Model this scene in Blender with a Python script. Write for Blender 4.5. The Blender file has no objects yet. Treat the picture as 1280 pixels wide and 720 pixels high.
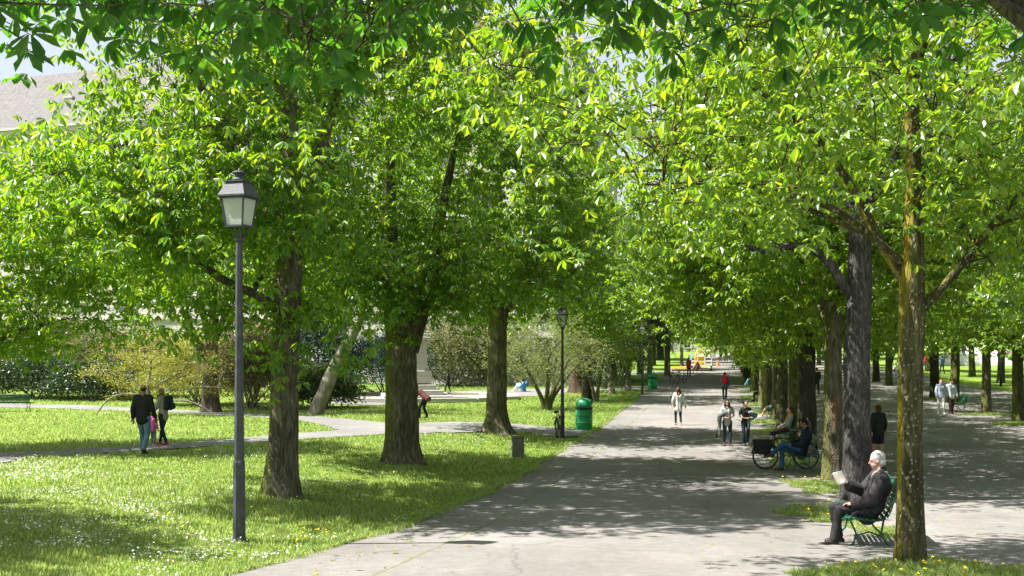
import bpy, math, random
import numpy as np
from mathutils import Vector, Matrix
R = math.radians
random.seed(5)
scene = bpy.context.scene
COL = scene.collection
F = 1244.0      # focal length in pixels of the 1280 px wide photograph
EYE = 3.75
TH = math.atan(0.207)
CT, ST = math.cos(TH), math.sin(TH)

# ------------------------------------------------------------------ terrain
_y = np.arange(-60, 1200, 1.0)
_p = np.interp(_y, [-60, -5, 5, 8, 10, 12, 15, 20, 25, 30, 40, 50, 1200], [1.9, 1.9, 1.6, 1.4, 1.22, 1.05, .77, .5, .33, .18, .02, 0, 0])
_k = np.array([1, 2, 3, 2, 1]) / 9.0
_pp = np.convolve(np.pad(_p, 2, mode='edge'), _k, mode='valid')
def sst(x): 
    x = np.clip(x, 0, 1); return x * x * (3 - 2 * x)
def G(X, Y):
    X = np.asarray(X, float); Y = np.asarray(Y, float)
    t = X * CT - Y * ST
    z = np.interp(Y, _y, _pp)
    rise = sst((-4.9 - t) / 6.0) * 0.40 * (1 - sst((Y - 36) / 16.0))
    z = z + rise + 0.03 * np.sin(X * .5 + 1) * np.sin(Y * .37) * sst((-5.5 - t) / 4)
    return z
def g(x, y): return float(G(x, y))
def ST2XY(s, t): return s * ST + t * CT, s * CT - t * ST
def gp(px, py):
    "where the sight line through a photo pixel meets the ground"
    a, b = (px - 640) / F, (py - 420) / F
    lo, hi = 3.0, 600.0
    for _ in range(60):
        m = (lo + hi) / 2
        if EYE - b * m > g(a * m, m): lo = m
        else: hi = m
    return Vector((a * lo, lo, g(a * lo, lo)))
def at(px, py, d): return Vector(((px - 640) / F * d, d, EYE + (420 - py) / F * d))
def onrow(px, t):
    "the point of a tree row at lateral offset t that stands under pixel column px"
    a = (px - 640) / F
    d = t / (a * CT - ST)
    return Vector((a * d, d, g(a * d, d)))

# ------------------------------------------------------------------ materials
MATS = {}
def lin(c):
    return tuple(c) + (1,) if len(c) == 3 else tuple(c)
def newmat(name):
    m = bpy.data.materials.new(name); m.use_nodes = True
    nt = m.node_tree; nt.nodes.clear()
    out = nt.nodes.new('ShaderNodeOutputMaterial')
    MATS[name] = m
    return m, nt, out
def N(nt, kind, **kw):
    n = nt.nodes.new(kind)
    for k, v in kw.items():
        if k.startswith('i_'):
            key = k[2:].replace('_', ' ')
            n.inputs[int(key) if key.isdigit() else key].default_value = v
        else: setattr(n, k, v)
    return n
def ramp(nt, stops):
    n = nt.nodes.new('ShaderNodeValToRGB')
    el = n.color_ramp.elements
    while len(el) > 1: el.remove(el[-1])
    el[0].position = stops[0][0]; el[0].color = lin(stops[0][1])
    for p, c in stops[1:]:
        e = el.new(p); e.color = lin(c)
    return n
def simple(name, c1, c2=None, rough=.6, scale=8, metal=0, bump=.15, bscale=None, spec=.4, detail=6, coords='Object'):
    m, nt, out = newmat(name)
    c2 = c2 or tuple(min(1, x * 1.35) for x in c1)
    tc = N(nt, 'ShaderNodeTexCoord'); nz = N(nt, 'ShaderNodeTexNoise', i_Scale=scale, i_Detail=detail)
    nt.links.new(tc.outputs[coords], nz.inputs['Vector'])
    r = ramp(nt, [(.3, c1), (.7, c2)]); nt.links.new(nz.outputs['Fac'], r.inputs[0])
    b = N(nt, 'ShaderNodeBsdfPrincipled', i_Roughness=rough, i_Metallic=metal)
    b.inputs['Specular IOR Level'].default_value = spec
    nt.links.new(r.outputs[0], b.inputs['Base Color'])
    if bump:
        n2 = N(nt, 'ShaderNodeTexNoise', i_Scale=bscale or scale * 3, i_Detail=5)
        nt.links.new(tc.outputs[coords], n2.inputs['Vector'])
        bp = N(nt, 'ShaderNodeBump', i_Strength=bump, i_Distance=.02)
        nt.links.new(n2.outputs['Fac'], bp.inputs['Height']); nt.links.new(bp.outputs[0], b.inputs['Normal'])
    nt.links.new(b.outputs[0], out.inputs[0])
    return m
def leafmat(name, stops, tstops, trans=.5, rough=.38, spec=.5):
    m, nt, out = newmat(name)
    ge = N(nt, 'ShaderNodeNewGeometry')
    r = ramp(nt, stops); nt.links.new(ge.outputs['Random Per Island'], r.inputs[0])
    r2 = ramp(nt, tstops); nt.links.new(ge.outputs['Random Per Island'], r2.inputs[0])
    b = N(nt, 'ShaderNodeBsdfPrincipled', i_Roughness=rough)
    b.inputs['Specular IOR Level'].default_value = spec
    nt.links.new(r.outputs[0], b.inputs['Base Color'])
    t = N(nt, 'ShaderNodeBsdfTranslucent'); nt.links.new(r2.outputs[0], t.inputs[0])
    mx = N(nt, 'ShaderNodeMixShader', i_0=trans)
    nt.links.new(b.outputs[0], mx.inputs[1]); nt.links.new(t.outputs[0], mx.inputs[2])
    nt.links.new(mx.outputs[0], out.inputs[0])
    return m
def barkmat(name, c1, c2, c3, moss=None, mossdir=(-1, 0, .1), scale=9, bump=.9, amount=.5, lichen=None):
    m, nt, out = newmat(name)
    tc = N(nt, 'ShaderNodeTexCoord')
    mp = N(nt, 'ShaderNodeMapping'); mp.inputs['Scale'].default_value = (1, 1, .22)
    nt.links.new(tc.outputs['Object'], mp.inputs[0])
    n1 = N(nt, 'ShaderNodeTexNoise', i_Scale=scale * 1.6, i_Detail=8, i_Roughness=.65)
    v = N(nt, 'ShaderNodeTexVoronoi', i_Scale=scale * 2.6); v.feature = 'DISTANCE_TO_EDGE'
    n0 = N(nt, 'ShaderNodeTexNoise', i_Scale=1.3, i_Detail=4)
    for n in (n1, v): nt.links.new(mp.outputs[0], n.inputs['Vector'])
    nt.links.new(tc.outputs['Object'], n0.inputs['Vector'])
    r = ramp(nt, [(.28, c1), (.5, c2), (.72, c3)]); nt.links.new(n1.outputs['Fac'], r.inputs[0])
    r0 = ramp(nt, [(.3, (.6, .6, .6)), (.7, (1.25, 1.25, 1.2))]); nt.links.new(n0.outputs['Fac'], r0.inputs[0])
    mul = N(nt, 'ShaderNodeMix', data_type='RGBA', blend_type='MULTIPLY'); mul.inputs[0].default_value = 1
    nt.links.new(r.outputs[0], mul.inputs[6]); nt.links.new(r0.outputs[0], mul.inputs[7])
    col = mul.outputs[2]
    if moss:
        ge = N(nt, 'ShaderNodeNewGeometry')
        dot = N(nt, 'ShaderNodeVectorMath', operation='DOT_PRODUCT'); dot.inputs[1].default_value = mossdir
        nt.links.new(ge.outputs['Normal'], dot.inputs[0])
        n3 = N(nt, 'ShaderNodeTexNoise', i_Scale=2.6, i_Detail=7, i_Roughness=.62); nt.links.new(mp.outputs[0], n3.inputs['Vector'])
        ad = N(nt, 'ShaderNodeMath', operation='MULTIPLY_ADD'); ad.inputs[1].default_value = .42; nt.links.new(dot.outputs['Value'], ad.inputs[0]); nt.links.new(n3.outputs['Fac'], ad.inputs[2])
        rr = ramp(nt, [(amount, (0, 0, 0)), (amount + .13, (1, 1, 1))]); nt.links.new(ad.outputs[0], rr.inputs[0])
        mx = N(nt, 'ShaderNodeMix', data_type='RGBA'); nt.links.new(rr.outputs[0], mx.inputs[0]); nt.links.new(col, mx.inputs[6]); mx.inputs[7].default_value = lin(moss)
        col = mx.outputs[2]
    if lichen:
        v2 = N(nt, 'ShaderNodeTexVoronoi', i_Scale=19.0); nt.links.new(tc.outputs['Object'], v2.inputs['Vector'])
        n4 = N(nt, 'ShaderNodeTexNoise', i_Scale=3.1, i_Detail=2); nt.links.new(tc.outputs['Object'], n4.inputs['Vector'])
        su = N(nt, 'ShaderNodeMath', operation='MULTIPLY_ADD'); su.inputs[1].default_value = -.42; nt.links.new(n4.outputs['Fac'], su.inputs[0]); nt.links.new(v2.outputs['Distance'], su.inputs[2])
        rr = ramp(nt, [(0.0, (1, 1, 1)), (.03, (0, 0, 0))]); nt.links.new(su.outputs[0], rr.inputs[0])
        mx = N(nt, 'ShaderNodeMix', data_type='RGBA'); nt.links.new(rr.outputs[0], mx.inputs[0]); nt.links.new(col, mx.inputs[6]); mx.inputs[7].default_value = lin(lichen)
        col = mx.outputs[2]
    b = N(nt, 'ShaderNodeBsdfPrincipled', i_Roughness=.9); b.inputs['Specular IOR Level'].default_value = .2
    nt.links.new(col, b.inputs['Base Color'])
    hs = N(nt, 'ShaderNodeMath', operation='MULTIPLY_ADD'); hs.inputs[1].default_value = .7
    rv = ramp(nt, [(0, (0, 0, 0)), (.12, (1, 1, 1))]); nt.links.new(v.outputs['Distance'], rv.inputs[0])
    nt.links.new(rv.outputs[0], hs.inputs[0]); nt.links.new(n1.outputs['Fac'], hs.inputs[2])
    bp = N(nt, 'ShaderNodeBump', i_Strength=bump, i_Distance=.03); nt.links.new(hs.outputs[0], bp.inputs['Height'])
    nt.links.new(bp.outputs[0], b.inputs['Normal']); nt.links.new(b.outputs[0], out.inputs[0])
    return m

LEAF = leafmat('chestnut_leaf', [(0, (.045, .10, .016)), (.5, (.07, .14, .022)), (1, (.12, .19, .035))],
               [(0, (.16, .40, .008)), (.5, (.32, .57, .010)), (.8, (.48, .68, .012)), (1, (.66, .82, .02))], trans=.47, rough=.42, spec=.8)
LEAF_Y = leafmat('young_leaf', [(0, (.05, .11, .018)), (.5, (.08, .155, .022)), (1, (.13, .20, .03))],
               [(0, (.20, .44, .010)), (.5, (.38, .61, .012)), (.8, (.54, .72, .015)), (1, (.70, .85, .02))], trans=.48, rough=.35, spec=.8)
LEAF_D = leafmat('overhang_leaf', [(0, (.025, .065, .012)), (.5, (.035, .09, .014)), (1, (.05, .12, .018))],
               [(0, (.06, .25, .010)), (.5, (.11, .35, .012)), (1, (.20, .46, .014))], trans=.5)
LEAF_EV = leafmat('evergreen_leaf', [(0, (.02, .045, .015)), (.5, (.035, .07, .02)), (1, (.06, .10, .03))],
               [(0, (.03, .07, .02)), (1, (.07, .13, .03))], trans=.25)
LEAF_YEW = leafmat('yew_leaf', [(0, (.012, .035, .028)), (1, (.03, .07, .05))], [(0, (.02, .05, .03)), (1, (.04, .08, .05))], trans=.2, spec=.15, rough=.55)
LEAF_FOR = leafmat('yellow_leaf', [(0, (.22, .22, .04)), (.5, (.30, .30, .04)), (1, (.42, .38, .05))], [(0, (.35, .38, .03)), (1, (.6, .55, .04))], trans=.45)
LEAF_OLV = leafmat('olive_leaf', [(0, (.10, .12, .05)), (.5, (.17, .18, .08)), (1, (.26, .22, .12))], [(0, (.15, .2, .06)), (1, (.3, .3, .1))], trans=.35, spec=.15, rough=.55)
LEAF_RED = leafmat('red_leaf', [(0, (.25, .06, .06)), (1, (.40, .15, .13))], [(0, (.4, .1, .08)), (1, (.5, .2, .15))], trans=.4)
LEAF_BLOS = leafmat('blossom', [(0, (.42, .22, .12)), (1, (.60, .42, .25))], [(0, (.4, .3, .12)), (1, (.5, .4, .2))], trans=.3)
LEAF_W = leafmat('willow_leaf', [(0, (.06, .09, .04)), (1, (.13, .17, .07))], [(0, (.1, .2, .04)), (1, (.22, .3, .08))], trans=.35)
BLADE = leafmat('grass_blade', [(0, (.12, .18, .04)), (.5, (.21, .28, .09)), (.85, (.34, .37, .18)), (1, (.40, .36, .22))], [(0, (.30, .50, .06)), (.5, (.50, .66, .14)), (1, (.74, .78, .32))], trans=.5, rough=.45, spec=.5)
PETAL = leafmat('daisy_petal', [(0, (.72, .70, .66)), (1, (.82, .80, .80))], [(0, (.5, .5, .45)), (1, (.6, .6, .55))], trans=.2, rough=.7)
YPETAL = leafmat('dandelion_petal', [(0, (.75, .50, .01)), (1, (.85, .62, .02))], [(0, (.6, .4, .01)), (1, (.7, .5, .02))], trans=.2, rough=.7)
BARK = barkmat('chestnut_bark', (.05, .043, .03), (.14, .12, .085), (.32, .28, .22), moss=(.12, .125, .04), amount=.66)
BARK_G = barkmat('grey_bark', (.03, .028, .028), (.08, .074, .072), (.19, .18, .18), scale=14, bump=1.0, lichen=None)
BARK_L = barkmat('lichen_bark', (.035, .032, .015), (.085, .078, .035), (.17, .155, .09), moss=(.22, .18, .018), mossdir=(-1, -.2, 0), amount=.79, scale=8, bump=.8, lichen=(.24, .25, .21))
BARK_P = barkmat('pale_bark', (.12, .10, .08), (.25, .22, .18), (.42, .38, .33), scale=6, bump=.5)
IRON = simple('lamp_iron', (.040, .044, .050), (.075, .08, .09), rough=.62, metal=0, scale=14, bump=.25)
IRON_D = simple('dark_iron', (.015, .017, .018), (.03, .032, .034), rough=.5, metal=.3)

# ------------------------------------------------------------------ mesh building
def tag(o, label=None, cat=None, group=None, kind=None):
    if label: o['label'] = label
    if cat: o['category'] = cat
    if group: o['group'] = group
    if kind: o['kind'] = kind
    return o
def empty(name, loc=(0, 0, 0), rz=0, label=None, cat=None, group=None):
    o = bpy.data.objects.new(name, None); COL.objects.link(o)
    o.location = loc; o.rotation_euler = (0, 0, rz); o.empty_display_size = .2
    return tag(o, label, cat, group)
def link(name, me, mats, parent=None, loc=None, rz=0):
    o = bpy.data.objects.new(name, me); COL.objects.link(o)
    for m in (mats if isinstance(mats, (list, tuple)) else [mats]):
        if len(me.materials) < (len(mats) if isinstance(mats, (list, tuple)) else 1): me.materials.append(m)
    if parent is not None: o.parent = parent
    if loc is not None: o.location = loc
    if rz: o.rotation_euler = (0, 0, rz)
    return o
def npmesh(name, V, faces_list, smooth=False, mi=None):
    "V Nx3; faces_list: list of int arrays (n,k)"
    me = bpy.data.meshes.new(name)
    V = np.ascontiguousarray(V, np.float32)
    faces_list = [f for f in faces_list if len(f)]
    me.vertices.add(len(V)); me.vertices.foreach_set('co', V.ravel())
    nl = sum(f.size for f in faces_list); nf = sum(len(f) for f in faces_list)
    me.loops.add(nl); me.polygons.add(nf)
    me.loops.foreach_set('vertex_index', np.concatenate([f.ravel() for f in faces_list]).astype(np.int32))
    tot = np.concatenate([np.full(len(f), f.shape[1]) for f in faces_list]).astype(np.int32)
    st = np.concatenate([[0], np.cumsum(tot)[:-1]]).astype(np.int32)
    me.polygons.foreach_set('loop_start', st); me.polygons.foreach_set('loop_total', tot)
    if mi is not None: me.polygons.foreach_set('material_index', np.asarray(mi, np.int32))
    me.polygons.foreach_set('use_smooth', np.full(nf, bool(smooth)))
    me.update(calc_edges=True); me.validate()
    return me

class MB:
    "collects shapes; build() links them as one mesh object"
    def __init__(s): s.v = []; s.f = []; s.m = []; s.cur = 0
    def add(s, V, Fs):
        b = len(s.v); s.v += [tuple(x) for x in V]
        for f in Fs: s.f.append([i + b for i in f]); s.m.append(s.cur)
        return s
    def box(s, c, d, rz=0, M=None, taper=1.0, bevel=0):
        x, y, z = d[0] / 2, d[1] / 2, d[2] / 2
        V = []
        for k, zz in ((1, -z), (taper, z)):
            V += [(-x * k, -y * k, zz), (x * k, -y * k, zz), (x * k, y * k, zz), (-x * k, y * k, zz)]
        cz, sz = math.cos(rz), math.sin(rz)
        if M is not None: V = [tuple(M @ Vector(v)) for v in V]
        else: V = [(v[0] * cz - v[1] * sz, v[0] * sz + v[1] * cz, v[2]) for v in V]
        V = [(v[0] + c[0], v[1] + c[1], v[2] + c[2]) for v in V]
        return s.add(V, [(0, 3, 2, 1), (4, 5, 6, 7), (0, 1, 5, 4), (1, 2, 6, 5), (2, 3, 7, 6), (3, 0, 4, 7)])
    def tube(s, P, r, n=8, caps=True, flat=1.0, fn=None):
        P = [Vector(p) for p in P]
        if not isinstance(r, (list, tuple, np.ndarray)): r = [r] * len(P)
        T = [(P[min(i + 1, len(P) - 1)] - P[max(i - 1, 0)]).normalized() for i in range(len(P))]
        a = Vector((1, 0, 0)) if abs(T[0].x) < .8 else Vector((0, 1, 0))
        u = (a - T[0] * a.dot(T[0])).normalized()
        V = []
        for i, p in enumerate(P):
            u = (u - T[i] * u.dot(T[i])).normalized(); w = T[i].cross(u)
            for k in range(n):
                an = 2 * math.pi * k / n
                rr = r[i] * (fn(i, an) if fn else 1)
                V.append(p + u * (rr * math.cos(an)) + w * (rr * flat * math.sin(an)))
        Fs = [(i * n + k, i * n + (k + 1) % n, (i + 1) * n + (k + 1) % n, (i + 1) * n + k) for i in range(len(P) - 1) for k in range(n)]
        if caps: Fs += [tuple(range(n - 1, -1, -1)), tuple((len(P) - 1) * n + k for k in range(n))]
        return s.add(V, Fs)
    def lathe(s, prof, n=16, c=(0, 0, 0), sq=None):
        V = []
        for (r, z) in prof:
            for k in range(n):
                a = 2 * math.pi * (k + (.5 if n == 4 else 0)) / n
                V.append((c[0] + r * math.cos(a), c[1] + r * math.sin(a), c[2] + z))
        Fs = [(i * n + k, i * n + (k + 1) % n, (i + 1) * n + (k + 1) % n, (i + 1) * n + k) for i in range(len(prof) - 1) for k in range(n)]
        Fs += [tuple(range(n - 1, -1, -1)), tuple((len(prof) - 1) * n + k for k in range(n))]
        return s.add(V, Fs)
    def ell(s, c, r, n=12, m=8, M=None):
        V = [(0, 0, -1)]
        for j in range(1, m):
            ph = -math.pi / 2 + math.pi * j / m
            for k in range(n):
                a = 2 * math.pi * k / n
                V.append((math.cos(ph) * math.cos(a), math.cos(ph) * math.sin(a), math.sin(ph)))
        V.append((0, 0, 1))
        V = [Vector((v[0] * r[0], v[1] * r[1], v[2] * r[2])) for v in V]
        if M is not None: V = [M @ v for v in V]
        V = [v + Vector(c) for v in V]
        Fs = [(0, 1 + (k + 1) % n, 1 + k) for k in range(n)]
        for j in range(m - 2):
            for k in range(n):
                a = 1 + j * n; Fs.append((a + k, a + (k + 1) % n, a + n + (k + 1) % n, a + n + k))
        e = len(V) - 1; a = 1 + (m - 2) * n
        Fs += [(a + k, a + (k + 1) % n, e) for k in range(n)]
        return s.add(V, Fs)
    def cap(s, p0, r0, p1, r1, n=12):
        "closed tapered capsule"
        p0, p1 = Vector(p0), Vector(p1)
        d = p1 - p0
        if d.length < 1e-5: return s.ell(p0, (r0,) * 3)
        t = d.normalized(); P = []; Rr = []
        for a in (-80, -50, -20, 0):
            P.append(p0 + t * (r0 * math.sin(R(a)))); Rr.append(r0 * math.cos(R(a)))
        for a in (0, 20, 50, 80):
            P.append(p1 + t * (r1 * math.sin(R(a)))); Rr.append(r1 * math.cos(R(a)))
        return s.tube(P, Rr, n)
    def build(s, name, mat, parent=None, smooth=False, loc=None, rz=0):
        me = bpy.data.meshes.new(name)
        me.from_pydata(s.v, [], s.f)
        if any(s.m): me.polygons.foreach_set('material_index', s.m)
        if smooth: me.polygons.foreach_set('use_smooth', [True] * len(me.polygons))
        me.update()
        o = link(name, me, mat, parent, loc, rz)
        return o
def autosmooth(o, ang=40):
    me = o.data
    me.polygons.foreach_set('use_smooth', [True] * len(me.polygons))
    me.set_sharp_from_angle(angle=R(ang))
    return o
def bevel(o, w=.01, seg=2):
    m = o.modifiers.new('bevel', 'BEVEL'); m.width = w; m.segments = seg; m.limit_method = 'ANGLE'; m.angle_limit = R(35)
    return o
def children(o): return [c for c in bpy.data.objects if c.parent == o]
_kids = {}
def copy_tree(o, loc=None, rz=None, scale=None, label=None, group=None, parent=None, kids=None):
    kids = kids or {}
    c = o.copy(); COL.objects.link(c); c.parent = parent
    if loc is not None: c.location = loc
    if rz is not None: c.rotation_euler = (0, 0, rz)
    if scale is not None: c.scale = (scale, scale, scale) if not hasattr(scale, '__len__') else scale
    if label: c['label'] = label
    if group: c['group'] = group
    for ch in list(o.children): copy_tree(ch, parent=c)
    return c
def vnoise(x, y, seed=0):
    "smooth value noise, numpy"
    xi, yi = np.floor(x).astype(np.int64), np.floor(y).astype(np.int64)
    def h(a, b):
        n = (a * 374761393 + b * 668265263 + seed * 974634777) & 0x7fffffff
        n = ((n ^ (n >> 13)) * 1274126177) & 0x7fffffff
        return ((n ^ (n >> 16)) & 0xffff) / 65535.0
    fx, fy = x - xi, y - yi; fx = fx * fx * (3 - 2 * fx); fy = fy * fy * (3 - 2 * fy)
    return (h(xi, yi) * (1 - fx) + h(xi + 1, yi) * fx) * (1 - fy) + (h(xi, yi + 1) * (1 - fx) + h(xi + 1, yi + 1) * fx) * fy

# ------------------------------------------------------------------ foliage
def unit(a): return a / np.maximum(np.linalg.norm(a, axis=-1, keepdims=True), 1e-9)
def palmate(rng, P, L=.15, W=.4, K=6, droop=(15, 60), tilt=25, fine=True, fan=360):
    "hand-shaped leaves at points P: K folded leaflets each. returns V, faces"
    n = len(P)
    az = rng.uniform(0, 2 * np.pi, n)[:, None] + (np.arange(K) * R(fan) / K)[None, :] + rng.normal(0, .12, (n, K))
    dr = np.radians(rng.uniform(droop[0], droop[1], n))[:, None] + rng.normal(0, .15, (n, K))
    D = np.stack([np.cos(az) * np.cos(dr), np.sin(az) * np.cos(dr), -np.sin(dr)], -1)
    # tilt the whole leaf
    ta = rng.uniform(0, 2 * np.pi, n); tm = np.radians(np.abs(rng.normal(0, tilt, n)))
    ax = np.stack([np.cos(ta), np.sin(ta), np.zeros(n)], -1)[:, None, :]
    c, s_ = np.cos(tm)[:, None, None], np.sin(tm)[:, None, None]
    def rot(v): return v * c + np.cross(np.broadcast_to(ax, v.shape), v) * s_ + ax * (v * ax).sum(-1, keepdims=True) * (1 - c)
    up = np.zeros_like(D); up[..., 2] = 1
    D = rot(D); up = rot(up)
    S = unit(np.cross(D, up)); Nn = np.cross(S, D)
    tw = rng.normal(0, .35, (n, K, 1)); S = unit(S + Nn * tw); Nn = np.cross(S, D)
    l = (L * rng.uniform(.7, 1.15, (n, 1, 1)) * (1 - .35 * np.abs(np.linspace(-1, 1, K))[None, :, None]) * rng.uniform(.9, 1.1, (n, K, 1)))
    w = l * W
    B = P[:, None, :] + D * l * .06
    up_f = .22  # fold
    tipdrop = np.zeros_like(D); tipdrop[..., 2] = -1
    tip = B + D * l + tipdrop * l * .12
    if fine:
        L1 = B + D * l * .38 + S * w * .34 + Nn * w * up_f * .5
        L2 = B + D * l * .72 + S * w * .5 + Nn * w * up_f + tipdrop * l * .04
        R1 = B + D * l * .38 - S * w * .34 + Nn * w * up_f * .5
        R2 = B + D * l * .72 - S * w * .5 + Nn * w * up_f + tipdrop * l * .04
        V = np.stack([B, L1, L2, tip, R2, R1], 2).reshape(-1, 3)
        b = (np.arange(n * K) * 6)[:, None]
        Fq = np.concatenate([b + np.array([[0, 1, 2, 3]]), b + np.array([[0, 3, 4, 5]])])
        return V, Fq
    Lm = B + D * l * .62 + S * w * .5 + Nn * w * up_f
    Rm = B + D * l * .62 - S * w * .5 + Nn * w * up_f
    V = np.stack([B, Lm, tip, Rm], 2).reshape(-1, 3)
    b = (np.arange(n * K) * 4)[:, None]
    return V, np.concatenate([b + np.array([[0, 1, 2]]), b + np.array([[0, 2, 3]])])
def single_leaves(rng, P, L=.05, W=.5, flat=.6):
    n = len(P)
    D = unit(rng.normal(0, 1, (n, 3)) * np.array([1, 1, flat])); A = unit(rng.normal(0, 1, (n, 3)))
    S = unit(np.cross(D, A)); l = L * rng.uniform(.6, 1.3, (n, 1)); w = l * W
    Nn = np.cross(S, D)
    V = np.stack([P, P + D * l * .55 + S * w * .5 + Nn * w * .15, P + D * l, P + D * l * .55 - S * w * .5 + Nn * w * .15], 1).reshape(-1, 3)
    b = (np.arange(n) * 4)[:, None]
    return V, np.concatenate([b + np.array([[0, 1, 2]]), b + np.array([[0, 2, 3]])])

class Wood:
    def __init__(s): s.V = []; s.F = []; s.n = 0; s.nodes = []; s.rad = []
    def tube(s, P, r, n=6, fn=None):
        P = np.asarray(P, float); r = np.asarray(r, float); k = len(P)
        T = np.gradient(P, axis=0); T = unit(T)
        a = np.array([1., 0, 0]) if abs(T[0, 0]) < .8 else np.array([0, 1., 0])
        U = np.empty_like(P); u = a
        for i in range(k):
            u = u - T[i] * u.dot(T[i]); u /= np.linalg.norm(u) + 1e-9; U[i] = u
        W = np.cross(T, U); an = np.arange(n) * 2 * np.pi / n
        rr = r[:, None] * np.ones((1, n))
        if fn is not None: rr = rr * fn(P, an)
        V = P[:, None] + U[:, None] * (rr * np.cos(an))[..., None] + W[:, None] * (rr * np.sin(an))[..., None]
        s.V.append(V.reshape(-1, 3))
        i, j = np.meshgrid(np.arange(k - 1), np.arange(n), indexing='ij'); i = i.ravel(); j = j.ravel(); j2 = (j + 1) % n
        s.F.append(np.stack([i * n + j, i * n + j2, (i + 1) * n + j2, (i + 1) * n + j], 1) + s.n)
        s.n += k * n
    def stem(s, P, r, n=20, flute=.05, flare=0, seed=0, burls=0, res=None):
        P = np.asarray(P, float); r = np.asarray(r, float)
        L = np.concatenate([[0], np.cumsum(np.linalg.norm(np.diff(P, axis=0), axis=1))])
        m = res or max(6, int(L[-1] / .12)); q = np.linspace(0, L[-1], m)
        # smooth spline-ish by interp then smoothing
        X = np.stack([np.interp(q, L, P[:, i]) for i in range(3)], 1); rr = np.interp(q, L, r)
        for _ in range(4): X[1:-1] = (X[:-2] + 2 * X[1:-1] + X[2:]) / 4
        z0 = P[0, 2]; rs = np.random.default_rng(seed); ph = rs.uniform(0, 6.28, 8)
        bp = [(rs.uniform(.5, L[-1] * .9), rs.uniform(0, 6.28), rs.uniform(.06, .14)) for _ in range(burls)]
        def fn(PP, an):
            z = q[:, None]; a = an[None, :]
            f = 1 + flute * np.sin(5 * a + ph[0] + .5 * z) + flute * .6 * np.sin(8 * a + ph[1] - .7 * z) + flute * .5 * np.sin(3 * a + ph[2] + 1.3 * z)
            f = f + .025 * np.sin(13 * a + ph[3] + 3 * z) + .02 * np.sin(17 * a - 5 * z + ph[4])
            if flare:
                e = np.exp(-z / .36)
                f = f + flare * e * (1 + .45 * np.sin(5 * a + ph[5]) + .3 * np.sin(3 * a + ph[6]))
            for bz, ba, bs in bp:
                f = f + bs * 1.6 * np.exp(-((z - bz) / .16) ** 2) * np.exp(-(1 - np.cos(a - ba)) * 3)
            return f
        s.tube(X, rr, n, fn)
        s.nodes += list(X[::2]); s.rad += list(rr[::2])
    def mesh(s, name):
        return npmesh(name, np.concatenate(s.V), [np.concatenate(s.F)], smooth=True)

def grow(rng, wood, c, r, rlow, nclump, zmin=3.2, shell=.35, clump=.85, flat=.55, nsub=7, nleaf=9, attach=2.5, keep=None, lift=.18, sub_twigs=True, thick=1.0, extra=()):
    "branches from the stems to leaf clumps filling an uneven crown; returns the leaf points"
    c = np.array(c, float); r = np.array(r, float)
    C = []; tries = 0
    lob = rng.normal(0, 1, (7, 3)); lob = unit(lob); la = rng.uniform(-.22, .25, 7)
    while len(C) < nclump and tries < nclump * 60:
        tries += 1
        d = unit(rng.normal(0, 1, 3)); q = (shell + (1 - shell) * rng.random() ** .55)
        e = 1 + (la * np.maximum(0, lob @ d) ** 3).sum()
        rr = r.copy()
        if d[2] < 0: rr[2] = rlow
        p = c + d * q * rr * e
        if p[2] < zmin + rng.uniform(0, .5): continue
        if keep is not None and not keep(p): continue
        if C and min(np.linalg.norm((np.array(C) - p) * [1, 1, 1.4], axis=1)) < clump * .62: continue
        C.append(p)
    C = np.array(C + [np.array(e_, float) for e_ in extra])
    nodes = np.array([n for n in wood.nodes if n[2] > attach]); rad = np.array([rd for n, rd in zip(wood.nodes, wood.rad) if n[2] > attach])
    dd = np.array([np.linalg.norm(nodes - p, axis=1).min() for p in C]); order = np.argsort(dd)
    leafP = []
    for oi in order:
        p = C[oi]
        dist = np.linalg.norm(nodes - p, axis=1)
        cost = dist + 1.1 * np.maximum(0, nodes[:, 2] - p[2] + .35 * dist) * .6 + np.where(rad < .012, .8, 0)
        j = int(np.argmin(cost)); a = nodes[j]; ln = max(dist[j], .05)
        rb = min(rad[j] * .72, (.010 + .013 * ln + .004 * ln * ln) * thick); rt = .006
        k = max(4, int(ln / .35) + 2); tt = np.linspace(0, 1, k)[:, None]
        mid = a + (p - a) * .45 + np.array([0, 0, lift * ln]) + rng.normal(0, .09 * ln, 3)
        X = (1 - tt) ** 2 * a + 2 * tt * (1 - tt) * mid + tt ** 2 * p
        X[1:-1] += rng.normal(0, .025 * min(ln, 2), X[1:-1].shape)
        rr = rb + (rt - rb) * tt[:, 0] ** .8
        wood.tube(X, rr, 6 if rb > .02 else 4)
        nodes = np.concatenate([nodes, X[1:]]); rad = np.concatenate([rad, rr[1:]])
        sub = p + rng.normal(0, 1, (nsub, 3)) * np.array([1, 1, flat]) * clump * .5
        for sp in sub:
            if sub_twigs:
                b = X[rng.integers(max(1, k // 2), k)]
                m = (b + sp) / 2 + rng.normal(0, .05, 3) + np.array([0, 0, .04])
                wood.tube(np.array([b, m, sp]), [.008 * thick, .006 * thick, .003], 3)
            leafP.append(sp + rng.normal(0, 1, (nleaf, 3)) * np.array([.2, .2, .13]) * (clump / .85))
    return np.concatenate(leafP), C
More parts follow.
